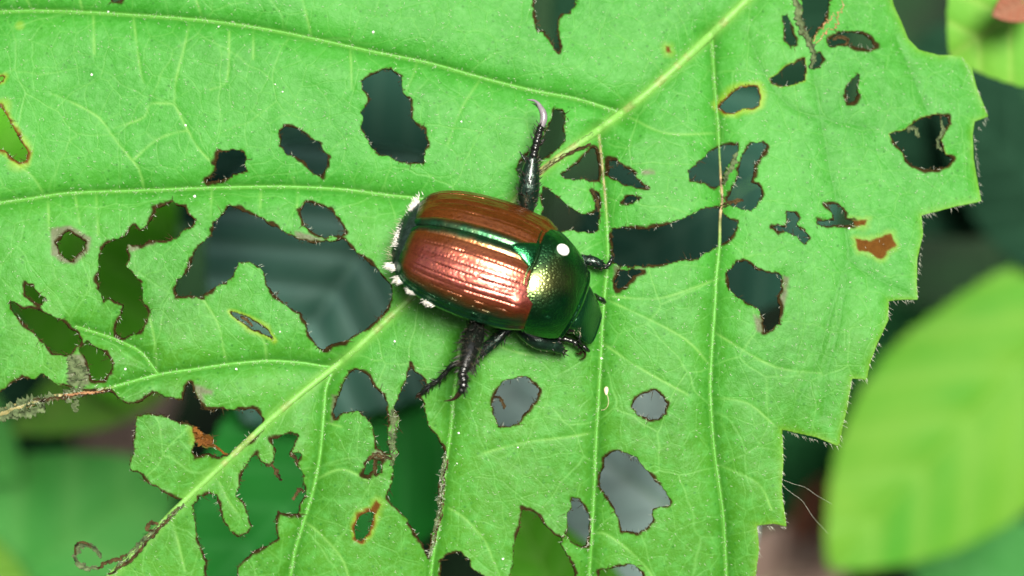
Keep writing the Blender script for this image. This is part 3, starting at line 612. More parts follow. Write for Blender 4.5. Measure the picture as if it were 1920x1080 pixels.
shred('torn_shred', [(215, 1070), (262, 1020), (300, 985), (345, 945)], 8, M_SHREDGREY, 40, 4, 1, 6)
shred('torn_shred', [(205, 1078), (250, 1045), (290, 1000), (335, 950)], 5, M_CRUMB, 40, 5, 2, 6)
shred('torn_shred', [(288, 996), (276, 990), (284, 980), (298, 984)], 8, M_CRUMB, 16, 5, 3, 5)
shred('torn_shred', [(180, 1066), (205, 1052), (222, 1048), (238, 1040)], 7, M_CRUMB, 20, 3, 4, 5)
shred('curled_shred', [(184, 1064), (162, 1064), (146, 1053), (141, 1037), (150, 1023), (166, 1021), (181, 1033), (191, 1046)], 12, M_SHREDGREY, 40, 2, 5, 10)
shred('curled_shred', [(140, 1040), (143, 1024), (158, 1019), (172, 1028)], 4, M_CRUMB, 20, 6, 6, 5)
shred('rust_flap', [(366, 800), (376, 822), (384, 832), (398, 828)], 18, M_RUST, 24, 3, 7, 5)
shred('rust_flap', [(403, 836), (415, 845), (427, 852)], 3, M_RUST, 14, 0, 8, 3)
shred('torn_shred', [(500, 872), (512, 878), (520, 890), (530, 900)], 8, M_CRUMB, 16, -3, 9, 7)
shred('torn_shred', [(548, 936), (555, 925), (563, 918), (570, 924)], 9, M_CRUMB, 16, -2, 10, 7)
shred('torn_shred', [(545, 852), (556, 860), (558, 870)], 6, M_CRUMB, 12, -1, 11, 5)
shred('torn_shred', [(926, 740), (936, 745), (944, 755), (947, 768)], 5, M_CRUMB, 16, -2, 12, 4)
shred('torn_shred', [(834, 850), (830, 880), (826, 920), (824, 950), (818, 985), (812, 1020), (806, 1045)], 7, M_SHREDGREY, 50, 1, 13, 5)
shred('torn_shred', [(838, 862), (833, 900), (829, 945), (822, 985), (812, 1030)], 4, M_CRUMB, 40, 2, 14, 4)
shred('torn_shred', [(1017, 318), (1050, 292), (1085, 268), (1112, 250)], 7, M_SHREDGREY, 30, 4, 15, 5)
shred('torn_shred', [(1010, 322), (1045, 300), (1075, 285), (1108, 268)], 6, M_CRUMB, 30, 5, 16, 4)
shred('torn_shred', [(1384, 286), (1376, 305), (1364, 325), (1357, 347)], 12, M_SHREDGREY, 24, 1, 17, 6)
shred('torn_shred', [(1352, 392), (1368, 380), (1385, 376), (1392, 372)], 9, M_CRUMB, 20, 0, 18, 6)
shred('torn_shred', [(1488, -20), (1497, 20), (1506, 60), (1524, 95), (1520, 130)], 14, M_SHREDGREY, 40, 1, 19, 6)
shred('torn_shred', [(1527, 78), (1540, 60), (1560, 42), (1574, 18), (1572, -5)], 18, M_ORANGE, 30, -4, 20, 10)
shred('torn_shred', [(1560, 75), (1580, 70), (1590, 75), (1584, 84)], 7, M_CRUMB, 16, 1, 21, 5)
shred('torn_shred', [(1765, 226), (1768, 245), (1757, 262), (1768, 285)], 7, M_SHREDGREY, 20, -1, 22, 5)
shred('torn_shred', [(1700, 248), (1715, 240), (1722, 256)], 9, M_SHREDGREY, 14, -1, 23, 5)
shred('torn_shred', [(1108, 356), (1118, 372), (1121, 395)], 5, M_CRUMB, 14, 1, 24, 5)
shred('torn_shred', [(690, 862), (703, 852), (722, 858), (733, 862)], 7, M_CRUMB, 18, 0, 25, 5)
shred('torn_shred', [(703, 862), (704, 876), (702, 890)], 3, M_CRUMB, 12, 0, 26, 3)
shred('torn_shred', [(735, 768), (738, 795), (736, 825), (738, 850), (734, 872)], 13, M_SHREDGREY, 40, 0, 27, 6)
shred('torn_shred', [(450, 594), (462, 600), (474, 611)], 6, M_CRUMB, 12, -2, 28, 4)
shred('torn_shred', [(130, 668), (142, 690), (146, 712), (136, 738), (120, 752)], 32, M_SHREDGREY, 34, 0, 29, 8)
# eaten side vein that reaches out to the left as a bare strand
strand('bare_vein', [(-200, 850), (-80, 812), (0, 775), (55, 758), (110, 744), (165, 737), (215, 727)], [13, 12, 11, 8.5, 6, 4.2, 3.0], M_SEC, 90, -2, lambda p: np.clip((240 - p[:, 0]) / 90, 0, .85), wob=6)
shred('torn_shred', [(-20, 792), (25, 768), (70, 752), (110, 744)], 26, M_SHREDGREY, 44, 2, 30, 8)
shred('torn_shred', [(0, 780), (40, 775), (80, 765), (70, 750)], 20, M_SHREDGREY, 30, -4, 31, 9)
shred('torn_shred', [(60, 752), (110, 745), (160, 738), (210, 733)], 8, M_CRUMB, 44, 3, 32, 5)
shred('torn_shred', [(135, 745), (146, 756), (140, 766), (148, 770)], 12, M_SHREDGREY, 16, -4, 33, 6)
shred('rust_flap', [(120, 742), (160, 736), (195, 733)], 4, M_ORANGE, 24, 5, 34, 3)

# fine hairs: along eaten edges, veins, the toothed margin, and short ones over the blade
def leaf_hair():
    B, D, L, R = [], [], [], []
    def add(px, py, ang, tilt, ln, rad, lift=0.0):
        px = np.asarray(px, float); n = len(px)
        w = H(px, py) + lift
        B.append(P(px, py, w))
        D.append(np.cos(ang)[:, None] * np.cos(tilt)[:, None] * AU + np.sin(ang)[:, None] * np.cos(tilt)[:, None] * AV + np.sin(tilt)[:, None] * AW)
        L.append(ln / PX); R.append(np.full(n, 1.0) * rad / PX)
    r = RNG
    for poly, hw, cw, ru in HOLES:
        p = np.asarray(poly + poly[:1], float); sg = np.diff(p, axis=0); ln = np.linalg.norm(sg, axis=1)
        if ln.sum() > 3500:
            pass
        for (a, s_, l) in zip(p[:-1], sg, ln):
            n = r.poisson(l / 19)
            if n == 0 or a[0] < -60 or a[1] > 1120: continue
            t = r.random(n); q = a + s_ * t[:, None]
            base = math.atan2(-s_[1], s_[0]) + math.pi / 2
            add(q[:, 0], q[:, 1], base + r.normal(0, .9, n) + np.where(r.random(n) < .5, math.pi, 0), r.normal(.25, .35, n), r.uniform(4, 12, n), .32)
    mh = np.array(MARGIN_HAIR, float)
    for a, b in zip(mh[:-1], mh[1:]):
        l = np.linalg.norm(b - a); n = int(l / 5.5); t = r.random(n); q = a + (b - a) * t[:, None]
        add(q[:, 0] - 1, q[:, 1], r.normal(-.95, .3, n), r.normal(.1, .2, n), r.uniform(4, 14, n), .28)
    for l, dens in [(MIDRIB, 3.2)] + [(s_, 4.5) for s_ in SECOND]:
        p = catmull(l, 200); n = int(np.linalg.norm(np.diff(p, axis=0), axis=1).sum() / dens)
        k = r.integers(0, 199, n); q = p[k] + r.normal(0, 2.5, (n, 2))
        keep = S(q[:, 0], q[:, 1]) > -2; q = q[keep]; n = len(q)
        add(q[:, 0], q[:, 1], r.uniform(0, 6.28, n), r.uniform(.2, 1.1, n), r.uniform(3, 8, n), .36, .004)
    n = 5200; q = np.stack([r.uniform(-100, 1840, n), r.uniform(-60, 1120, n)], 1)
    q = q[S(q[:, 0], q[:, 1]) > 5]; n = len(q)
    add(q[:, 0], q[:, 1], r.normal(-.6, .7, n), r.uniform(.0, .5, n), r.uniform(2.5, 6.5, n), .30, .003)
    # hairs standing along the bare strand and torn bark
    for l, dens, k_ in (([(0, 775), (55, 758), (110, 744), (215, 727)], 2.2, 12), ([(835, 850), (826, 950), (808, 1040)], 2.0, 11), ([(215, 1070), (345, 945)], 2.5, 10), ([(430, 855), (480, 812)], 2.5, 9), ([(1107, 965), (1104, 1030)], 3, 10)):
        p = catmull(l, 100); n = int(np.linalg.norm(np.diff(p, axis=0), axis=1).sum() / dens)
        k = r.integers(0, 99, n); q = p[k] + r.normal(0, 3.0, (n, 2))
        add(q[:, 0], q[:, 1], r.uniform(0, 6.28, n), r.uniform(-.2, .9, n), r.uniform(4, k_, n), .45, .006)
    V, Fc = spikes(np.vstack(B), np.vstack(D), np.concatenate(L), np.concatenate(R))
    tag(mesh_obj('leaf_hair', V, Fc, M_HAIR, leaf), kind='stuff')
leaf_hair()

# ragged brown crumbs of dried tissue that line the bites
def crumbs():
    r = RNG; B, D, L, R = [], [], [], []
    for poly, hw, cw, ru in HOLES:
        p = np.asarray(poly + poly[:1], float); sg = np.diff(p, axis=0); ln = np.linalg.norm(sg, axis=1)
        for (a, s_, l) in zip(p[:-1], sg, ln):
            n = r.poisson(l / 6)
            if n == 0 or a[0] < -60 or a[1] > 1120: continue
            q = a + s_ * r.random(n)[:, None] + r.normal(0, 1.6, (n, 2))
            q = q[np.abs(S(q[:, 0], q[:, 1])) < 4.5]; n = len(q)
            if n == 0: continue
            ang = r.uniform(0, 6.28, n); tl = r.uniform(-.3, .9, n)
            B.append(P(q[:, 0], q[:, 1], H(q[:, 0], q[:, 1])))
            D.append(np.cos(ang)[:, None] * np.cos(tl)[:, None] * AU + np.sin(ang)[:, None] * np.cos(tl)[:, None] * AV + np.sin(tl)[:, None] * AW)
            lg = np.where(r.random(n) < .12, r.uniform(9, 20, n), r.uniform(2, 7, n)); L.append(lg / PX); R.append(np.where(lg > 8, .8, r.uniform(.4, 1.2, n)) / PX)
    V, Fc = spikes(np.vstack(B), np.vstack(D), np.concatenate(L), np.concatenate(R))
    tag(mesh_obj('bite_crust', V, Fc, M_CRUMB, leaf, smooth=False), kind='stuff')
crumbs()

# ------------------------------------------------------------------ the beetle
PHI = math.radians(30)
fwd = .943 * AU - .333 * AV
per = .333 * AU + .943 * AV
BY = math.cos(PHI) * per - math.sin(PHI) * AW
BZ = math.sin(PHI) * per + math.cos(PHI) * AW
W0 = .225
BO = P(931, 498, W0)
def BL(s, y, z):
    s = np.asarray(s, float); y = np.asarray(y, float) + 0 * s; z = np.asarray(z, float) + 0 * s
    return BO + (s[..., None] * fwd + y[..., None] * BY + z[..., None] * BZ) / PX * (DIST - W0) / DIST
beetle = thing('beetle', P(925, 520, H(925, 520)), 'glossy beetle with copper wing cases and metallic green thorax on the chewed leaf', 'beetle')

def prof(x, xs, ys): 
    # smooth monotone-ish interpolation
    xs = np.asarray(xs, float); ys = np.asarray(ys, float)
    m = np.gradient(ys, xs); i = np.clip(np.searchsorted(xs, x) - 1, 0, len(xs) - 2)
    h = xs[i + 1] - xs[i]; t = np.clip((x - xs[i]) / h, 0, 1)
    return (2*t**3-3*t**2+1)*ys[i] + (t**3-2*t**2+t)*h*m[i] + (-2*t**3+3*t**2)*ys[i+1] + (t**3-t**2)*h*m[i+1]
EX = [-181, -176, -166, -150, -125, -90, -50, -10, 30, 60, 88]
EA = [34, 62, 84, 99, 110, 118, 122, 123, 120, 114, 104]
EB = [10, 26, 42, 55, 67, 77, 83, 86, 85, 80, 72]
NE = 2.35
def ely_top(s, y):
    A = prof(s, EX, EA); B = prof(s, EX, EB)
    return B * np.clip(1 - (np.abs(y) / A) ** NE, 0, 1) ** (1 / NE)
def build_elytron(side):
    ns, nq = 170, 150
    s = np.concatenate([np.linspace(-181, -160, 40, endpoint=False), np.linspace(-160, 86, ns - 40)])
    q = np.linspace(0, 1.10, nq)
    Sg, Q = np.meshgrid(s, q, indexing='ij')
    A = prof(Sg, EX, EA); B = prof(Sg, EX, EB)
    th = Q * math.pi / 2
    y = A * np.sin(np.minimum(th, math.pi / 2)) ** (2 / NE)
    z = B * np.clip(np.cos(np.minimum(th, math.pi / 2)), 0, 1) ** (2 / NE)
    over = np.clip(Q - 1, 0, None)
    y = y - over * 60; z = z - over * 190
    # rounded inner rear corner so that the two tips part
    y = y + 14 * np.exp(-(Sg + 181) / 7) * np.exp(-(Q / .25) ** 2)
    # relief along normal approximated by radial direction
    ny = np.sin(th); nz = np.cos(th)
    disp = np.zeros_like(y); pit = np.zeros_like(y)
    for k, g in enumerate([.19, .30, .395, .50, .60, .70, .79, .88]):
        gg = g + .012 * np.sin(Sg / 60 + k) + .0004 * (Sg + 40) * (.5 - g) * -.6
        wv = np.exp(-((Q - gg) / .011) ** 2) * np.clip((Sg + 172) / 25, 0, 1) * np.clip((70 - Sg) / 25, 0, 1)
        pk = .55 + .45 * np.sin(Sg * .95 + k * 1.7)
        wv = wv * np.clip(.55 + 1.3 * vnoise(Sg, Q * 0 + k * 40, 22, 70 + k), .1, 1)
        disp -= wv * (.5 + 1.6 * pk) * .95; pit = np.maximum(pit, wv * pk * .6)
    disp += .7 * np.sin(Q * 2 * math.pi / .172 + 1.0) * np.clip(1 - Q, 0, 1) * np.clip((Sg + 165) / 40, 0, 1)
    disp += 5 * np.exp(-((Sg - 62) / 16) ** 2 - ((Q - .62) / .12) ** 2)            # shoulder boss
    disp -= 3.0 * np.exp(-(Q / .014) ** 2); disp += .8 * np.exp(-((Q - .04) / .018) ** 2)
    disp -= .9 * np.exp(-((Q - .075) / .012) ** 2)
    disp += 2.4 * np.exp(-((Q - 1.0) / .02) ** 2)                                   # bead along the outer edge
    rs = np.random.default_rng(5 if side > 0 else 6)
    disp += .35 * vnoise(Sg, Q * 150, 4, 51) + .7 * vnoise(Sg, Q * 900, 40, 54)
    y = (y + ny * disp + .5); z = z + nz * disp
    green = np.clip(np.exp(-((Q) / .060) ** 4) * .95 + np.clip((Q - .66) / .2, 0, 1) * np.clip(1.15 - (Sg - 30) / 120, .45, 1) + np.clip((-158 - Sg) / 14, 0, 1)
                    + np.clip((70 - np.abs(Sg - 150)) / 30, 0, 0), 0, 1)
    green = np.clip(green + .9 * vnoise(Sg, Q * 150, 11, 53) * np.clip(green, 0, .9) * np.clip(1 - green, 0, 1) * 2, 0, 1)
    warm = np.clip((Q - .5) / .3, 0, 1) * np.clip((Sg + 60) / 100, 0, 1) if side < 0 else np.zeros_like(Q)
    V = BL(Sg, side * y, z).reshape(-1, 3)
    o = mesh_obj('elytron', V, grid_faces(ns, nq, flip=side < 0), M_ELY, beetle, attrs={'green': green.ravel(), 'pit': pit.ravel(), 'warm': warm.ravel(), 'pink_sheen': (np.exp(-((Q - .42) / .26) ** 4) * np.clip((Sg + 170) / 30, 0, 1) * (1.0 if side < 0 else .0)).ravel()})  # painted sheen band on the near wing case only
    m = o.modifiers.new('shell', 'SOLIDIFY'); m.thickness = .006; m.offset = -1
    return o
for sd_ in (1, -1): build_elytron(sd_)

def build_pronotum():
    ns, nq = 90, 160
    t = np.linspace(0, 1, ns); q = np.linspace(-1.12, 1.12, nq)
    T, Q = np.meshgrid(t, q, indexing='ij'); aq = np.minimum(np.abs(Q), 1); over = np.clip(np.abs(Q) - 1, 0, None)
    s0 = 50 + 34 * aq ** 1.8 - 6 * np.exp(-(Q / .22) ** 2) * 0 + 7 * np.exp(-(Q / .18) ** 2)
    s1 = 178 - 16 * aq ** 2.2 - 0 * aq
    s = s0 + (s1 - s0) * T
    xs = [40, 60, 90, 120, 145, 160, 172, 182]
    A = prof(s, xs, [100, 106, 106, 98, 85, 74, 63, 52]); Zt = prof(s, xs, [80, 84, 84, 72, 53, 37, 20, 2]); Zl = prof(s, xs, [-2, -6, -16, -28, -40, -46, -50, -54])
    th = aq * math.pi / 2
    y = np.sign(Q) * (A * np.sin(th) ** (2 / 2.3)); z = Zl + (Zt - Zl) * np.clip(np.cos(th), 0, 1) ** (2 / 2.3)
    y = y - np.sign(Q) * over * 90; z = z - over * 160
    d = np.minimum(T, 1 - T) * 110
    rim = 2.2 * np.exp(-((d - 3) / 2.0) ** 2) - 2.4 * np.exp(-((d - 7.5) / 2.2) ** 2) - 5 * np.clip(1 - d / 1.5, 0, 1)
    rim += -4 * np.exp(-(((s - 118) / 9) ** 2 + ((np.abs(Q) - .62) / .05) ** 2))
    z = z + rim * np.cos(th) + .5 * vnoise(s, Q * 100, 9, 61); y = y + np.sign(Q) * rim * np.sin(th)
    o = mesh_obj('pronotum', BL(s, y, z).reshape(-1, 3), grid_faces(ns, nq, flip=True), M_PRO, beetle, attrs={'gold_highlight': np.clip(np.exp(-((s - 96) / 44) ** 2 - ((Q + .24 - (s - 90) * .003) / .20) ** 2) + .35 * vnoise(s, Q * 100, 18, 63) * np.exp(-((Q + .2) / .4) ** 2), 0, 1).ravel()})  # mask places the painted highlight on the near rear of the thorax
    m = o.modifiers.new('shell', 'SOLIDIFY'); m.thickness = .008; m.offset = -1
build_pronotum()

def build_scutellum():
    n = 30
    t = np.linspace(0, 1, n); k = np.linspace(-1, 1, n); T, K = np.meshgrid(t, k, indexing='ij')
    hw = 30 * np.clip(T, 0, 1) ** .72 + .4
    s = 14 + 48 * T; y = K * hw
    z = ely_top(s, y) + 3.4 + 5.5 * (1 - K ** 2) * np.sin(T * math.pi * .8) - 3.2 * np.clip((np.abs(K) - .86) / .14, 0, 1) ** 2
    o = mesh_obj('scutellum', BL(s, y, z).reshape(-1, 3), grid_faces(n, n, flip=True), M_SCU, beetle)
    m = o.modifiers.new('shell', 'SOLIDIFY'); m.thickness = .006; m.offset = -1
build_scutellum()

def build_body():
    # abdomen and thorax hull, its bare tip shows behind the wing cases
    ns, nq = 80, 64
    xs = [-200, -197, -188, -170, -140, -90, -20, 60, 120, 165]
    s = np.concatenate([np.linspace(-200, -165, 26, endpoint=False), np.linspace(-165, 165, ns - 26)])
    a = np.linspace(0, 2 * math.pi, nq, endpoint=False); Sg, Ag = np.meshgrid(s, a, indexing='ij')
    A = prof(Sg, xs, [3, 28, 56, 84, 102, 113, 116, 98, 78, 50]); B1 = prof(Sg, xs, [2, 16, 30, 40, 50, 60, 66, 62, 36, -5]); B0 = prof(Sg, xs, [-4, -26, -44, -56, -64, -68, -70, -76, -86, -88])
    c = (B1 + B0) / 2; h = (B1 - B0) / 2
    y = A * np.sin(Ag); z = c + h * np.cos(Ag)
    z = z - 1.6 * np.exp(-((Sg % 30 - 15) / 3) ** 2) * (Sg < -40)
    mesh_obj('abdomen', BL(Sg, y, z).reshape(-1, 3), grid_faces(ns, nq, wrap=True), M_BODY, beetle)
build_body()

def build_head():
    ns, nq = 60, 56
    t = np.linspace(0, 1, ns); a = np.linspace(0, 2 * math.pi, nq, endpoint=False); T, Ag = np.meshgrid(t, a, indexing='ij')
    cs = prof(T, [0, .25, .5, .75, .92, 1], [148, 168, 186, 203, 214, 218]); cz = prof(T, [0, .25, .5, .75, .92, 1], [-34, -44, -60, -80, -94, -99])
    hw = prof(T, [0, .2, .4, .6, .8, .93, 1], [44, 50, 47, 45, 43, 36, 22]); th = prof(T, [0, .25, .5, .75, .92, 1], [30, 28, 22, 14, 9, 5])
    ca, sa = np.cos(Ag), np.sin(Ag)
    e = .72
    y = hw * np.sign(sa) * np.abs(sa) ** e; up = th * np.sign(ca) * np.abs(ca) ** e
    rim = 3.5 * np.exp(-((T - .95) / .035) ** 2) * (ca > 0)
    # up direction is tilted forward with the drooping face
    s = cs + (up + rim) * .62; z = cz + (up + rim) * .78
    o = mesh_obj('head', BL(s, y - 4 * T, z).reshape(-1, 3), grid_faces(ns, nq, wrap=True, flip=True), M_HEAD, beetle)
    for sd_ in (1, -1):
        n = 20; aa = np.linspace(0, math.pi, n); bb = np.linspace(0, 2 * math.pi, 28, endpoint=False); AA, BB = np.meshgrid(aa, bb, indexing='ij')
        mesh_obj('eye', BL(171 + 13 * np.sin(AA) * np.cos(BB), sd_ * 43 + 10 * np.sin(AA) * np.sin(BB), -54 + 12 * np.cos(AA)).reshape(-1, 3), grid_faces(n, 28, wrap=True), M_EYE, o)
        pts = BL(np.array([188, 192, 194, 196, 203.]), sd_ * np.array([40, 48, 53, 55, 55.]), np.array([-62, -64, -68, -74, -80.]))
        V1, F1 = tube(pts, np.array([3, 2.2, 2, 3.2, 4.0]) / PX, 8)
        V2, F2 = tube(BL(np.array([203., 212, 219]), sd_ * np.array([55., 57, 56]), np.array([-80., -86, -91])), np.array([3.5, 5, 3]) / PX, 8)
        mesh_obj('antenna', *join([(V1, F1), (V2, F2)]), M_LEG, o)
    r = RNG; n = 16
    base = BL(r.uniform(174, 190, n), np.full(n, -44.) + r.normal(0, 2, n), r.uniform(-56, -44, n))
    d = fwd * r.uniform(-.2, 1, n)[:, None] + BY * r.uniform(-1, .1, n)[:, None] + BZ * r.uniform(.1, 1, n)[:, None]
    mesh_obj('bristle', *spikes(base, d, r.uniform(8, 16, n) / PX, .5 / PX), M_BRISTLE, o)['kind'] = 'stuff'
build_head()

def tuft(c, sp, d, n=90, ln=19):
    r = RNG; sp = np.asarray(sp, float)
    k = r.normal(0, 1, (n, 3)) * sp + np.asarray(c, float)
    b = BL(k[:, 0], k[:, 1], k[:, 2])
    dd = fwd * (d[0] + r.normal(0, .2, n))[:, None] + BY * (d[1] + r.normal(0, .2, n))[:, None] + BZ * (d[2] + r.normal(0, .2, n))[:, None]
    mesh_obj('white_tuft', *spikes(b, dd, r.uniform(.6, 1.05, n) * ln / PX, .9 / PX), M_TUFT, beetle)['kind'] = 'stuff'
tuft((-180, 47, 16), (3, 11, 3), (-.6, .1, .6), 200, 14)
tuft((-189, -14, 14), (2.5, 13, 3), (-.45, -.35, .75), 230, 14)
for s_, y_ in ((-182, -72), (-158, -94), (-128, -106), (-92, -116)):
    tuft((s_, y_, -6), (5, 2.5, 2.5), (-.75, -.8, .35), 100, 16)
r = RNG; n = 60
mesh_obj('bristle', *spikes(BL(r.uniform(-198, -186, n), r.uniform(-60, 40, n), r.uniform(-20, 5, n)), -fwd + r.normal(0, .35, (n, 3)), r.uniform(8, 20, n) / PX, .4 / PX), M_BRISTLE, beetle)['kind'] = 'stuff'

# legs: joints in photo px with height above the leaf plane (px) and radius (px)
def chain(pts, n=28, ns=14, seg=None, flat=1.0):
    a = catmull(np.asarray(pts, float), n)
    r = a[:, 3].copy()
    if seg: r *= 1 + .22 * (np.abs(np.sin(np.linspace(0, seg * math.pi, n))) - .5)
    return P(a[:, 0], a[:, 1], a[:, 2] / PX), np.maximum(r, .4) / PX
def leg_spines(parent, pts, rad, n, ln, mat, side=None, rr=.9):
    r = RNG; k = r.integers(2, len(pts) - 1, n); tan = np.gradient(pts, axis=0); tan /= np.linalg.norm(tan, axis=1)[:, None]
    d = r.normal(0, 1, (n, 3)); d -= (d * tan[k]).sum(1)[:, None] * tan[k]; d /= np.linalg.norm(d, axis=1)[:, None]
    if side is not None: d = d * .5 + np.asarray(side) * .9
    b = pts[k] + d * rad[k][:, None] * .85
    mesh_obj('bristle', *spikes(b, d + tan[k] * .9, r.uniform(.55, 1.1, n) * ln / PX, rr / PX), mat, parent)['kind'] = 'stuff'
def build_leg(femur, tibia, tarsus, claws, mats, sp=(40, 9), tsp=(18, 8), label=None, teeth=()):
    fp, fr = chain(femur); V, Fc = tube(fp, fr, 16, flat=.8)
    leg = mesh_obj('leg', V, Fc, mats[0], beetle)
    if label: leg['label'] = label
    tp, tr = chain(tibia); V, Fc = tube(tp, tr, 16, flat=.85)
    tib = mesh_obj('tibia', V, Fc, mats[0], leg)
    for te in teeth:
        c_, r_ = chain(te, 8); mesh_obj('tibial_tooth', *tube(c_, r_, 8), mats[0], leg)
    ap, ar = chain(tarsus, 40, seg=5); V, Fc = tube(ap, ar, 12)
    mesh_obj('tarsus', V, Fc, mats[1], leg)
    for c in claws:
        cp, cr = chain(c, 18); V, Fc = tube(cp, cr, 10); mesh_obj('claw', V, Fc, mats[2], leg)
    leg_spines(leg, tp, tr, sp[0], sp[1] * 1.25, M_BLACKHAIR, rr=1.5)
    leg_spines(leg, tp, tr, int(sp[0] * .8), sp[1] * .6, M_TAN, rr=.45)
    leg_spines(leg, ap, ar, tsp[0], tsp[1] * 1.15, M_BLACKHAIR, rr=1.3)
    leg_spines(leg, fp, fr, 20, 8, M_BRISTLE, rr=.35)
    return leg
# hind leg stretched up the picture
build_leg([(960, 470, 30, 18), (985, 430, 40, 15), (990, 395, 52, 10)],
          [(990, 400, 50, 10), (989, 382, 54, 16), (991, 354, 60, 20.5), (994, 326, 62, 17), (997, 304, 62, 13), (998, 294, 62, 11)],
          [(999, 297, 62, 9), (1004, 276, 62, 8.2), (1008, 260, 62, 7.6), (1013, 241, 60, 6.6), (1015, 234, 60, 5)],
          [[(1013, 243, 60, 4.6), (1019, 226, 59, 7.0), (1018.5, 212, 58, 6.8), (1013, 201, 56, 5), (1008, 193, 55, 3.4), (1000, 188, 54, 2.2), (988, 187, 52, .6)], [(1013, 204, 50, 3.5), (1006, 197, 42, 2.6), (998, 194, 34, .6)]],
          (M_LEGG, M_LEG, M_CLAW), (120, 11), (44, 13), 'hairy black hind leg raised with a pale curved claw',
          teeth=[[(988, 306, 62, 3.5), (981, 295, 62, 2.6), (974, 284, 62, .6)], [(1006, 312, 60, 3), (1014, 309, 60, .6)], [(1005, 352, 60, 3), (1013, 348, 60, .6)], [(1003, 380, 55, 3), (1006, 378, 55, .6)]])
# front leg on the far side
build_leg([(1040, 490, 15, 12), (1062, 484, 16, 11), (1082, 485, 16, 9.5)],
          [(1080, 485, 16, 9.5), (1095, 487, 18, 9.5), (1112, 490, 20, 10), (1126, 496, 18, 8), (1133, 500, 14, 5)],
          [(1112, 498, 16, 4.5), (1126, 502, 14, 4.5), (1137, 500, 12, 4), (1144, 492, 10, 4), (1149, 481, 6, 3)],
          [[(1149, 482, 6, 3), (1151, 477, 4, 1.6), (1148, 473, 0, .5)]], (M_LEGG, M_LEG, M_CLAWD), (24, 6), (10, 5))
# front leg on the near side
build_leg([(972, 600, 50, 15), (985, 618, 58, 18), (1010, 636, 58, 19), (1034, 645, 50, 15)],
          [(1026, 641, 52, 14), (1040, 648, 46, 13), (1051, 656, 38, 9), (1059, 664, 28, 2.5)],
          [(1042, 634, 32, 5.5), (1060, 636, 34, 5), (1073, 640, 34, 4.8), (1084, 646, 30, 5), (1093, 655, 22, 4.8)],
          [[(1092, 655, 22, 4.6), (1097, 664, 16, 3), (1094, 672, 8, 2), (1086, 674, 2, .5)], [(1092, 658, 20, 3.6), (1086, 664, 14, 2.6), (1078, 661, 6, .5)]],
          (M_LEGG, M_LEG, M_CLAWD), (26, 7), (10, 6), teeth=[[(1048, 647, 32, 5), (1055, 652, 28, 3), (1058, 658, 24, .6)]])
# middle leg on the near side
build_leg([(975, 590, 20, 13), (958, 612, 34, 13), (945, 624, 40, 11)],
          [(950, 618, 40, 9), (932, 636, 40, 11), (910, 654, 36, 11), (890, 668, 32, 10), (872, 678, 28, 8)],
          [(876, 676, 28, 6.5), (848, 686, 24, 5.5), (834, 701, 20, 5.2), (819, 715, 15, 5), (803, 726, 12, 5.6), (789, 739, 6, 5)],
          [[(791, 737, 7, 4.5), (786, 744, 3, 2.6), (788, 750, -4, .6)], [(791, 737, 7, 4), (783, 740, 2, 2.4), (779, 748, -4, .6)]],
          (M_LEGG, M_LEG, M_CLAWD), (50, 12), (40, 13))
# hind leg on the near side, lifted towards the viewer
build_leg([(905, 575, 60, 15), (892, 600, 85, 17), (890, 618, 105, 16)],
          [(893, 610, 105, 15), (890, 628, 125, 18.5), (884, 650, 150, 19), (877, 672, 165, 15), (870, 692, 175, 11)],
          [(871, 688, 175, 9), (867, 704, 180, 9), (870, 716, 180, 8), (867, 728, 178, 7.5), (862, 737, 176, 6)],
          [[(863, 735, 176, 6), (855, 745, 174, 4.2), (846, 750, 172, 2.4), (832, 752, 170, .6)], [(864, 734, 172, 5), (858, 744, 162, 3.4), (849, 749, 152, .6)]],
          (M_LEG, M_LEG, M_CLAWD), (110, 20), (40, 15), 'spiny black hind leg lifted off the leaf')
# middle leg on the far side, tucked under the body
build_leg([(960, 500, 10, 12), (985, 470, 8, 12), (1000, 450, 8, 10)], [(1000, 450, 8, 9), (1015, 462, 4, 9), (1030, 478, 0, 7)],
          [(1028, 476, 0, 5), (1040, 486, -2, 4), (1050, 495, -4, 3)], [[(1050, 495, -4, 3), (1056, 500, -6, .6)]], (M_LEGG, M_LEG, M_CLAWD), (10, 6), (6, 5))

# ------------------------------------------------------------------ small things lying about
def egg():
    n, m = 28, 36; a = np.linspace(0, math.pi, n); b = np.linspace(0, 2 * math.pi, m, endpoint=False); A, B = np.meshgrid(a, b, indexing='ij')
    # where the thorax surface is
    c_s, c_y, c_z = 107, 33, 80
    nrm = np.array([.28, .12, .95]); nrm /= np.linalg.norm(nrm)
    e1 = np.array([1, 0, -.28 / .95]); e1 /= np.linalg.norm(e1); e2 = np.cross(nrm, e1)
    rr = np.sin(A)
    p = np.array([c_s, c_y, c_z]) + (12.8 * rr * np.cos(B))[..., None] * e1 + (11.8 * rr * np.sin(B))[..., None] * e2 + (7.5 * np.cos(A))[..., None] * nrm
    o = mesh_obj('insect_egg', BL(p[..., 0], p[..., 1], p[..., 2]).reshape(-1, 3), grid_faces(n, m, wrap=True), M_EGG)
    tag(o, 'round white insect egg stuck on the metallic green thorax', 'egg')
egg()
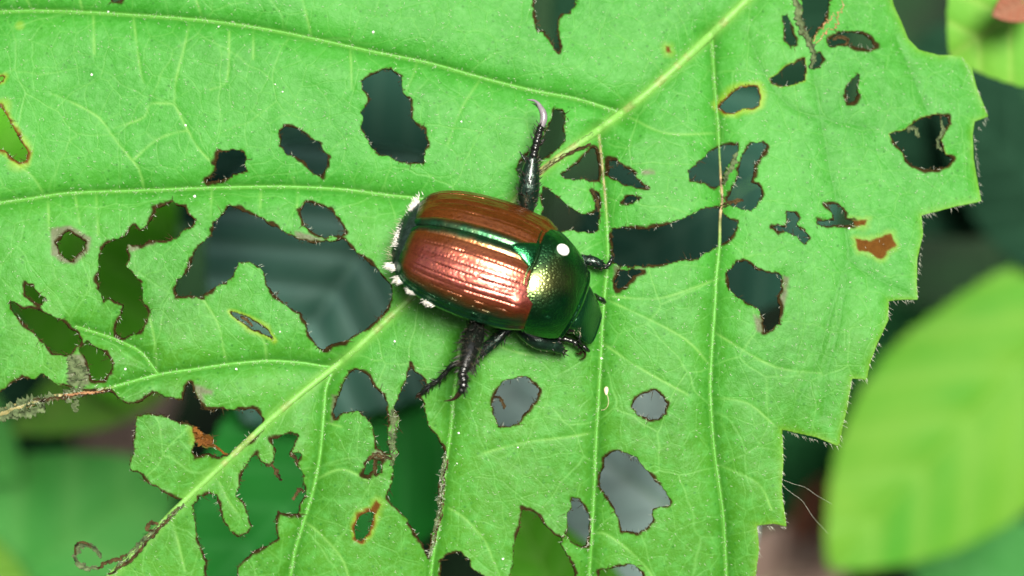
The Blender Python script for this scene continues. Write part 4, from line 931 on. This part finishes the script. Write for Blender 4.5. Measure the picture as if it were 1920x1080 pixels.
def scale_husk():
    px, py = 1137, 733; n = 14; a = np.linspace(0, math.pi, n); b = np.linspace(0, 2 * math.pi, 16, endpoint=False); A, B = np.meshgrid(a, b, indexing='ij')
    x = px + 4.2 * np.sin(A) * np.cos(B) * (1 + .3 * np.cos(A)); y = py - 8 * np.cos(A); w = H(px, py) + (.5 + 2.2 * np.sin(A) * np.sin(B)) / PX
    t = thing('seed_husk', P(px, py, H(px, py)), 'tiny straw-coloured husk with a thread tail on the leaf vein', 'husk')
    mesh_obj('husk', P(x, y, w).reshape(-1, 3), grid_faces(n, 16, wrap=True), M_SEED, t)
    l = catmull([(1139, 741), (1141, 752), (1139, 762), (1133, 768), (1127, 769)], 24); V, Fc = tube(P(l[:, 0], l[:, 1], H(l[:, 0], l[:, 1]) + .004), np.full(24, .45 / PX), 6)
    mesh_obj('thread', V, Fc, M_SEED, t)
scale_husk()
specks = [(172, 140), (410, 50), (516, 158), (530, 172), (203, 22), (348, 235), (865, 228), (860, 812), (971, 839), (857, 869), (943, 1048), (1592, 428), (1130, 560), (1128, 672), (740, 640), (365, 368), (235, 692), (443, 692), (525, 622), (1160, 562), (700, 60)]
sp0 = None
for k, (px, py) in enumerate(specks):
    if sp0 is None:
        a = np.linspace(0, math.pi, 6); b = np.linspace(0, 2 * math.pi, 8, endpoint=False); A, B = np.meshgrid(a, b, indexing='ij')
        c = P(px, py, H(px, py)); rad = 2.4 / PX * (1 + .25 * np.sin(3 * B + 2 * A))
        V = c + (rad * np.sin(A) * np.cos(B))[..., None] * AU + (rad * np.sin(A) * np.sin(B))[..., None] * AV + (rad * .6 * np.cos(A))[..., None] * AW
        sp0 = mesh_obj('white_speck', V.reshape(-1, 3), grid_faces(6, 8, wrap=True), M_SPECK, origin=c); o = sp0
        tag(o, 'tiny white speck of debris on the pale green leaf', 'speck', 'white specks on the leaf')
    else:
        o = sp0.copy(); scene.collection.objects.link(o); o.location = Vector(P(px, py, H(px, py) + .002)); s_ = random.uniform(.6, 1.2)
        o.scale = (s_, s_ * random.uniform(.6, 1.3), s_); o.rotation_euler[2] = random.uniform(0, 6)
def silk(line, label):
    p = catmull(line, 60); V, Fc = tube(P(p[:, 0], p[:, 1], p[:, 2] / PX), np.full(60, .17 / PX), 5)
    tag(mesh_obj('silk_thread', V, Fc, M_HAIR), label, 'silk thread')
silk([(1464, 898, -15), (1490, 908, -18), (1510, 914, -24), (1530, 928, -30), (1560, 945, -60)], 'fine silk thread arching off the toothed leaf edge')
silk([(1464, 908, -15), (1485, 925, -18), (1505, 940, -24), (1525, 970, -30), (1552, 1000, -60)], 'fine silk thread drooping steeply from the toothed leaf edge')

# ------------------------------------------------------------------ foliage beneath
def bg_leaf(name, label, base, tip, width, mat, wb, wt, nv=9, roll=0.0, arch=30, serr=.05, group=None, peak=.42, stem=True, amp=5.0, bend=0.0, vmat=None, vw=7):
    base = np.array(base, float); tip = np.array(tip, float)
    ax = tip - base; L = np.linalg.norm(ax); ax /= L; nr = np.array([-ax[1], ax[0]])
    nt_, nk = 120, 61
    t = np.linspace(0, 1, nt_); k = np.linspace(-1, 1, nk); T, K = np.meshgrid(t, k, indexing='ij')
    e = math.log(.5) / math.log(peak)
    hw = width / 2 * np.clip(np.sin(math.pi * np.clip(T, 0, 1) ** e), 0, 1) ** .8 + 1
    hw = hw * (1 + serr * ((T * 26) % 1 - .5) * np.clip((np.abs(K) - .8) / .2, 0, 1))
    hw = hw * (1 + .06 * vnoise(T * 100, K * 0 + 3, 17, int(width)))
    cx = base[0] + ax[0] * L * T + nr[0] * (K * hw + bend * np.sin(T * math.pi)); cy = base[1] + ax[1] * L * T + nr[1] * (K * hw + bend * np.sin(T * math.pi))
    ph = (T * nv - np.abs(K) * hw / width * nv * .55); vd = np.abs((ph + .5) % 1 - .5) / nv * L
    vein = np.clip(np.exp(-(vd / vw) ** 2) * (np.abs(K) > .02) + np.exp(-(K * hw / 7) ** 2), 0, 1)
    w = (wb + (wt - wb) * T) * PX + arch * np.sin(T * math.pi) + roll * K * hw - amp * np.exp(-vd / 16) - amp * 2 * np.exp(-np.abs(K * hw) / 25)
    w = w + 14 * vnoise(cx, cy, 120, int(abs(base[0]) + width)) - .0009 * (K * hw) ** 2
    org = P(base[0], base[1], wb)
    th = thing(name, org, label, 'leaf', group)
    bl = mesh_obj('blade', P(cx, cy, w / PX).reshape(-1, 3), grid_faces(nt_, nk, flip=True), mat, th, attrs={'vein': vein.ravel()})
    m = bl.modifiers.new('thickness', 'SOLIDIFY'); m.thickness = .015; m.offset = -1
    mid = nk // 2
    V, Fc = tube(P(cx[:, mid], cy[:, mid], (w[:, mid] + 1) / PX), np.linspace(7, 2, nt_) / PX, 8)
    mesh_obj('midrib', V, Fc, vmat or M_SEC, th, attrs={'dead': np.zeros(len(V))})
    if stem:
        b3 = org; g = np.array([b3[0] - (tip[0] - base[0]) / PX * .35, b3[1] + (tip[1] - base[1]) / PX * .35, GZ - .1])
        q = np.array([b3, b3 * .75 + g * .25 + np.array([0, 0, .5]), b3 * .35 + g * .65, g])
        pp_ = np.array([catmull(np.c_[q[:, i], q[:, i]], 24)[:, 0] for i in range(3)]).T if False else np.stack([np.interp(np.linspace(0, 3, 24), range(4), q[:, i]) for i in range(3)], 1)
        V, Fc = tube(pp_, np.linspace(.03, .05, 24), 8)
        mesh_obj('petiole', V, Fc, M_STEM, th)
    return th
B_TEAL = mat_bg_leaf('teal_shade_leaf', (0.062, 0.190, 0.135), (0.088, 0.235, 0.170), (0.25, 0.46, 0.39), rough=.5, spec=.25, trans=.12)
B_TEAL2 = mat_bg_leaf('shaded_teal_leaf', (0.018, 0.068, 0.046), (0.028, 0.095, 0.066), (0.05, 0.12, 0.085), trans=.12, spec=.08, rough=.7)  # darker copy of the teal leaf, shade put into its base colour
B_GREY = mat_bg_leaf('blue_grey_leaf', (0.24, 0.37, 0.34), (0.30, 0.45, 0.42), (0.18, 0.26, 0.24), rough=.45, spec=.4, trans=.12)
B_MID = mat_bg_leaf('mid_green_leaf', (0.080, 0.38, 0.012), (0.11, 0.44, 0.022), (0.16, 0.46, 0.05), trans=.3, spots=.0)
B_DEEP = mat_bg_leaf('deep_green_leaf', (0.012, 0.23, 0.022), (0.024, 0.31, 0.040), (0.06, 0.36, 0.08), trans=.25)
B_MID2 = mat_bg_leaf('soft_green_leaf', (0.020, 0.14, 0.022), (0.040, 0.20, 0.04), (0.06, 0.22, 0.06), trans=.25, spec=.1)
B_SHADE = mat_bg_leaf('shade_green_leaf', (0.006, 0.060, 0.016), (0.012, 0.090, 0.026), (0.02, 0.11, 0.035), trans=.2, spec=.08)  # darkened green, shade between the leaves put into the colour
B_LOW = mat_bg_leaf('fresh_green_leaf', (0.045, 0.33, 0.045), (0.12, 0.47, 0.10), (0.13, 0.46, 0.10), trans=.3, spots=.75)
B_LIME = mat_bg_leaf('lime_green_leaf', (0.050, 0.25, 0.012), (0.125, 0.31, 0.024), (0.13, 0.32, 0.035), trans=.3)
B_LIME2 = mat_bg_leaf('yellow_green_leaf', (0.10, 0.35, 0.035), (0.17, 0.38, 0.04), (0.22, 0.42, 0.07), trans=.3)
B_DARK = mat_bg_leaf('shade_black_leaf', (0.005, 0.024, 0.012), (0.010, 0.040, 0.020), (0.016, 0.055, 0.03), trans=.12, spec=.05, rough=.7)  # near-black base colour stands in for shade among the foliage
B_BROWN = mat_bg_leaf('brown_litter_leaf', (0.16, 0.10, 0.07), (0.40, 0.29, 0.24), (0.42, 0.32, 0.26), rough=.75, spec=.2, trans=.05, spots=.4)
B_RED = mat_bg_leaf('red_litter_leaf', (0.16, 0.04, 0.02), (0.22, 0.08, 0.04), (0.2, 0.1, 0.06), rough=.7, spec=.2, trans=.05)

bg_leaf('teal_leaf', 'dull teal leaf with ribbed veins seen through the biggest bite', (800, 300), (460, 790), 560, B_TEAL, -3.0, -3.3, nv=8, arch=20, amp=22, vw=16)
bg_leaf('dark_leaf', 'shade-darkened teal leaf under the three bites next to the upper side vein', (900, -60), (340, 420), 430, B_TEAL2, -3.8, -4.0, nv=9)
bg_leaf('grey_leaf', 'blue-grey glossy leaf showing through the lower right bites', (1400, 1060), (830, 640), 430, B_GREY, -3.4, -3.6, nv=8, arch=25, roll=.1)
bg_leaf('green_leaf', 'mid-green leaf behind the long bite at the chewed leaf margin', (60, 90), (230, 760), 400, B_MID, -4.4, -5.0, nv=9)
bg_leaf('green_leaf', 'deep green leaf below the midrib of the chewed leaf', (900, 600), (330, 1160), 440, B_DEEP, -3.8, -3.6, nv=8, arch=25)
bg_leaf('green_leaf', 'spotted fresh green leaf low under the bare eaten vein', (-280, 1300), (330, 880), 500, B_LOW, -6.0, -6.0, nv=6, arch=40, amp=8, vw=22)
bg_leaf('green_leaf', 'narrow bright green leaf just below the bare eaten vein', (360, 640), (20, 810), 150, B_LIME2, -5.6, -5.4, nv=7)
bg_leaf('dark_leaf', 'near-black leaf added to darken the gap under the frayed bare vein', (-120, 640), (140, 900), 200, B_DARK, -7.6, -7.8, nv=7)  # leaf added to make the black gap beneath the vein
bg_leaf('green_leaf', 'small bright leaf crossing the spotted fresh green leaf', (-160, 980), (70, 1130), 120, B_LIME2, -5.2, -5.4, nv=7, arch=20, amp=9)
bg_leaf('green_leaf', 'pale green leaf tip pointing at the spotted fresh green leaf', (-200, 700), (40, 900), 190, B_LOW, -6.0, -5.6, nv=7, arch=20, amp=9)
bg_leaf('lime_leaf', 'broad lime-green leaf out of focus beside the toothed margin', (2190, 390), (1555, 1065), 390, B_LIME, -6.3, -6.0, nv=7, arch=45, amp=7, vw=26, roll=-.05, peak=.58)
bg_leaf('lime_leaf', 'yellow-green leaf touching the toothed margin near the leaf stalk', (2170, -150), (1782, 105), 400, B_LIME2, -1.5, -1.6, nv=7, arch=20, amp=5, peak=.5)
bg_leaf('green_leaf', 'green leaf seen through the bites along the lower rim', (1150, 1340), (960, 940), 250, B_MID, -2.6, -2.9, nv=7)
bg_leaf('dark_leaf', 'dark leaf with shade put in its colour behind the lime-green leaf', (2050, 80), (1640, 420), 420, B_DARK, -6.3, -6.8, nv=8)
bg_leaf('dark_leaf', 'dark leaf with shade put in its colour between toothed margin and lime-green leaf tip', (1780, 600), (1380, 1030), 420, B_SHADE, -8.8, -9.0, nv=8)
bg_leaf('teal_leaf', 'teal leaf darkened in colour as if shaded low behind the rightmost tooth of the chewed leaf', (2150, 500), (1760, 180), 300, B_DARK, -6.0, -6.2, nv=8)
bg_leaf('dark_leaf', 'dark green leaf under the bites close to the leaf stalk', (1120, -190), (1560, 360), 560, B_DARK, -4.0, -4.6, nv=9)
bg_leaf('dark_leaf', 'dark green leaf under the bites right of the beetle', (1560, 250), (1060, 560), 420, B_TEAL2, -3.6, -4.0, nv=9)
bg_leaf('green_leaf', 'green leaf low behind the lime-green leaf tip', (2100, 1180), (1680, 1010), 260, B_MID2, -8.4, -8.6, nv=7)
def lay(px, py, W):   # the point of the ground behind pixel px, py
    return P(px, py, W)
for k, (b_, t_, wd, m_, lab, w_) in enumerate([
    ((1380, 1130), (1600, 1010), 190, B_BROWN, 'pinkish brown dead leaf on the soil below the lowest tooth', -8.6),
    ((330, 700), (20, 880), 190, B_BROWN, 'pinkish brown dead leaf on the soil under the bare eaten vein', -9.0),
    ((1600, 900), (1480, 1010), 90, B_RED, 'small rust-red dead leaf on the soil beside the lime-green leaf', -8.3),
    ((1950, -10), (1860, 30), 70, B_RED, 'small rust-red dead leaf lying over the yellow-green leaf', -1.2)]):
    bg_leaf('dead_leaf', lab, b_, t_, wd, m_, w_, w_ + .1, nv=6, stem=False, arch=10)
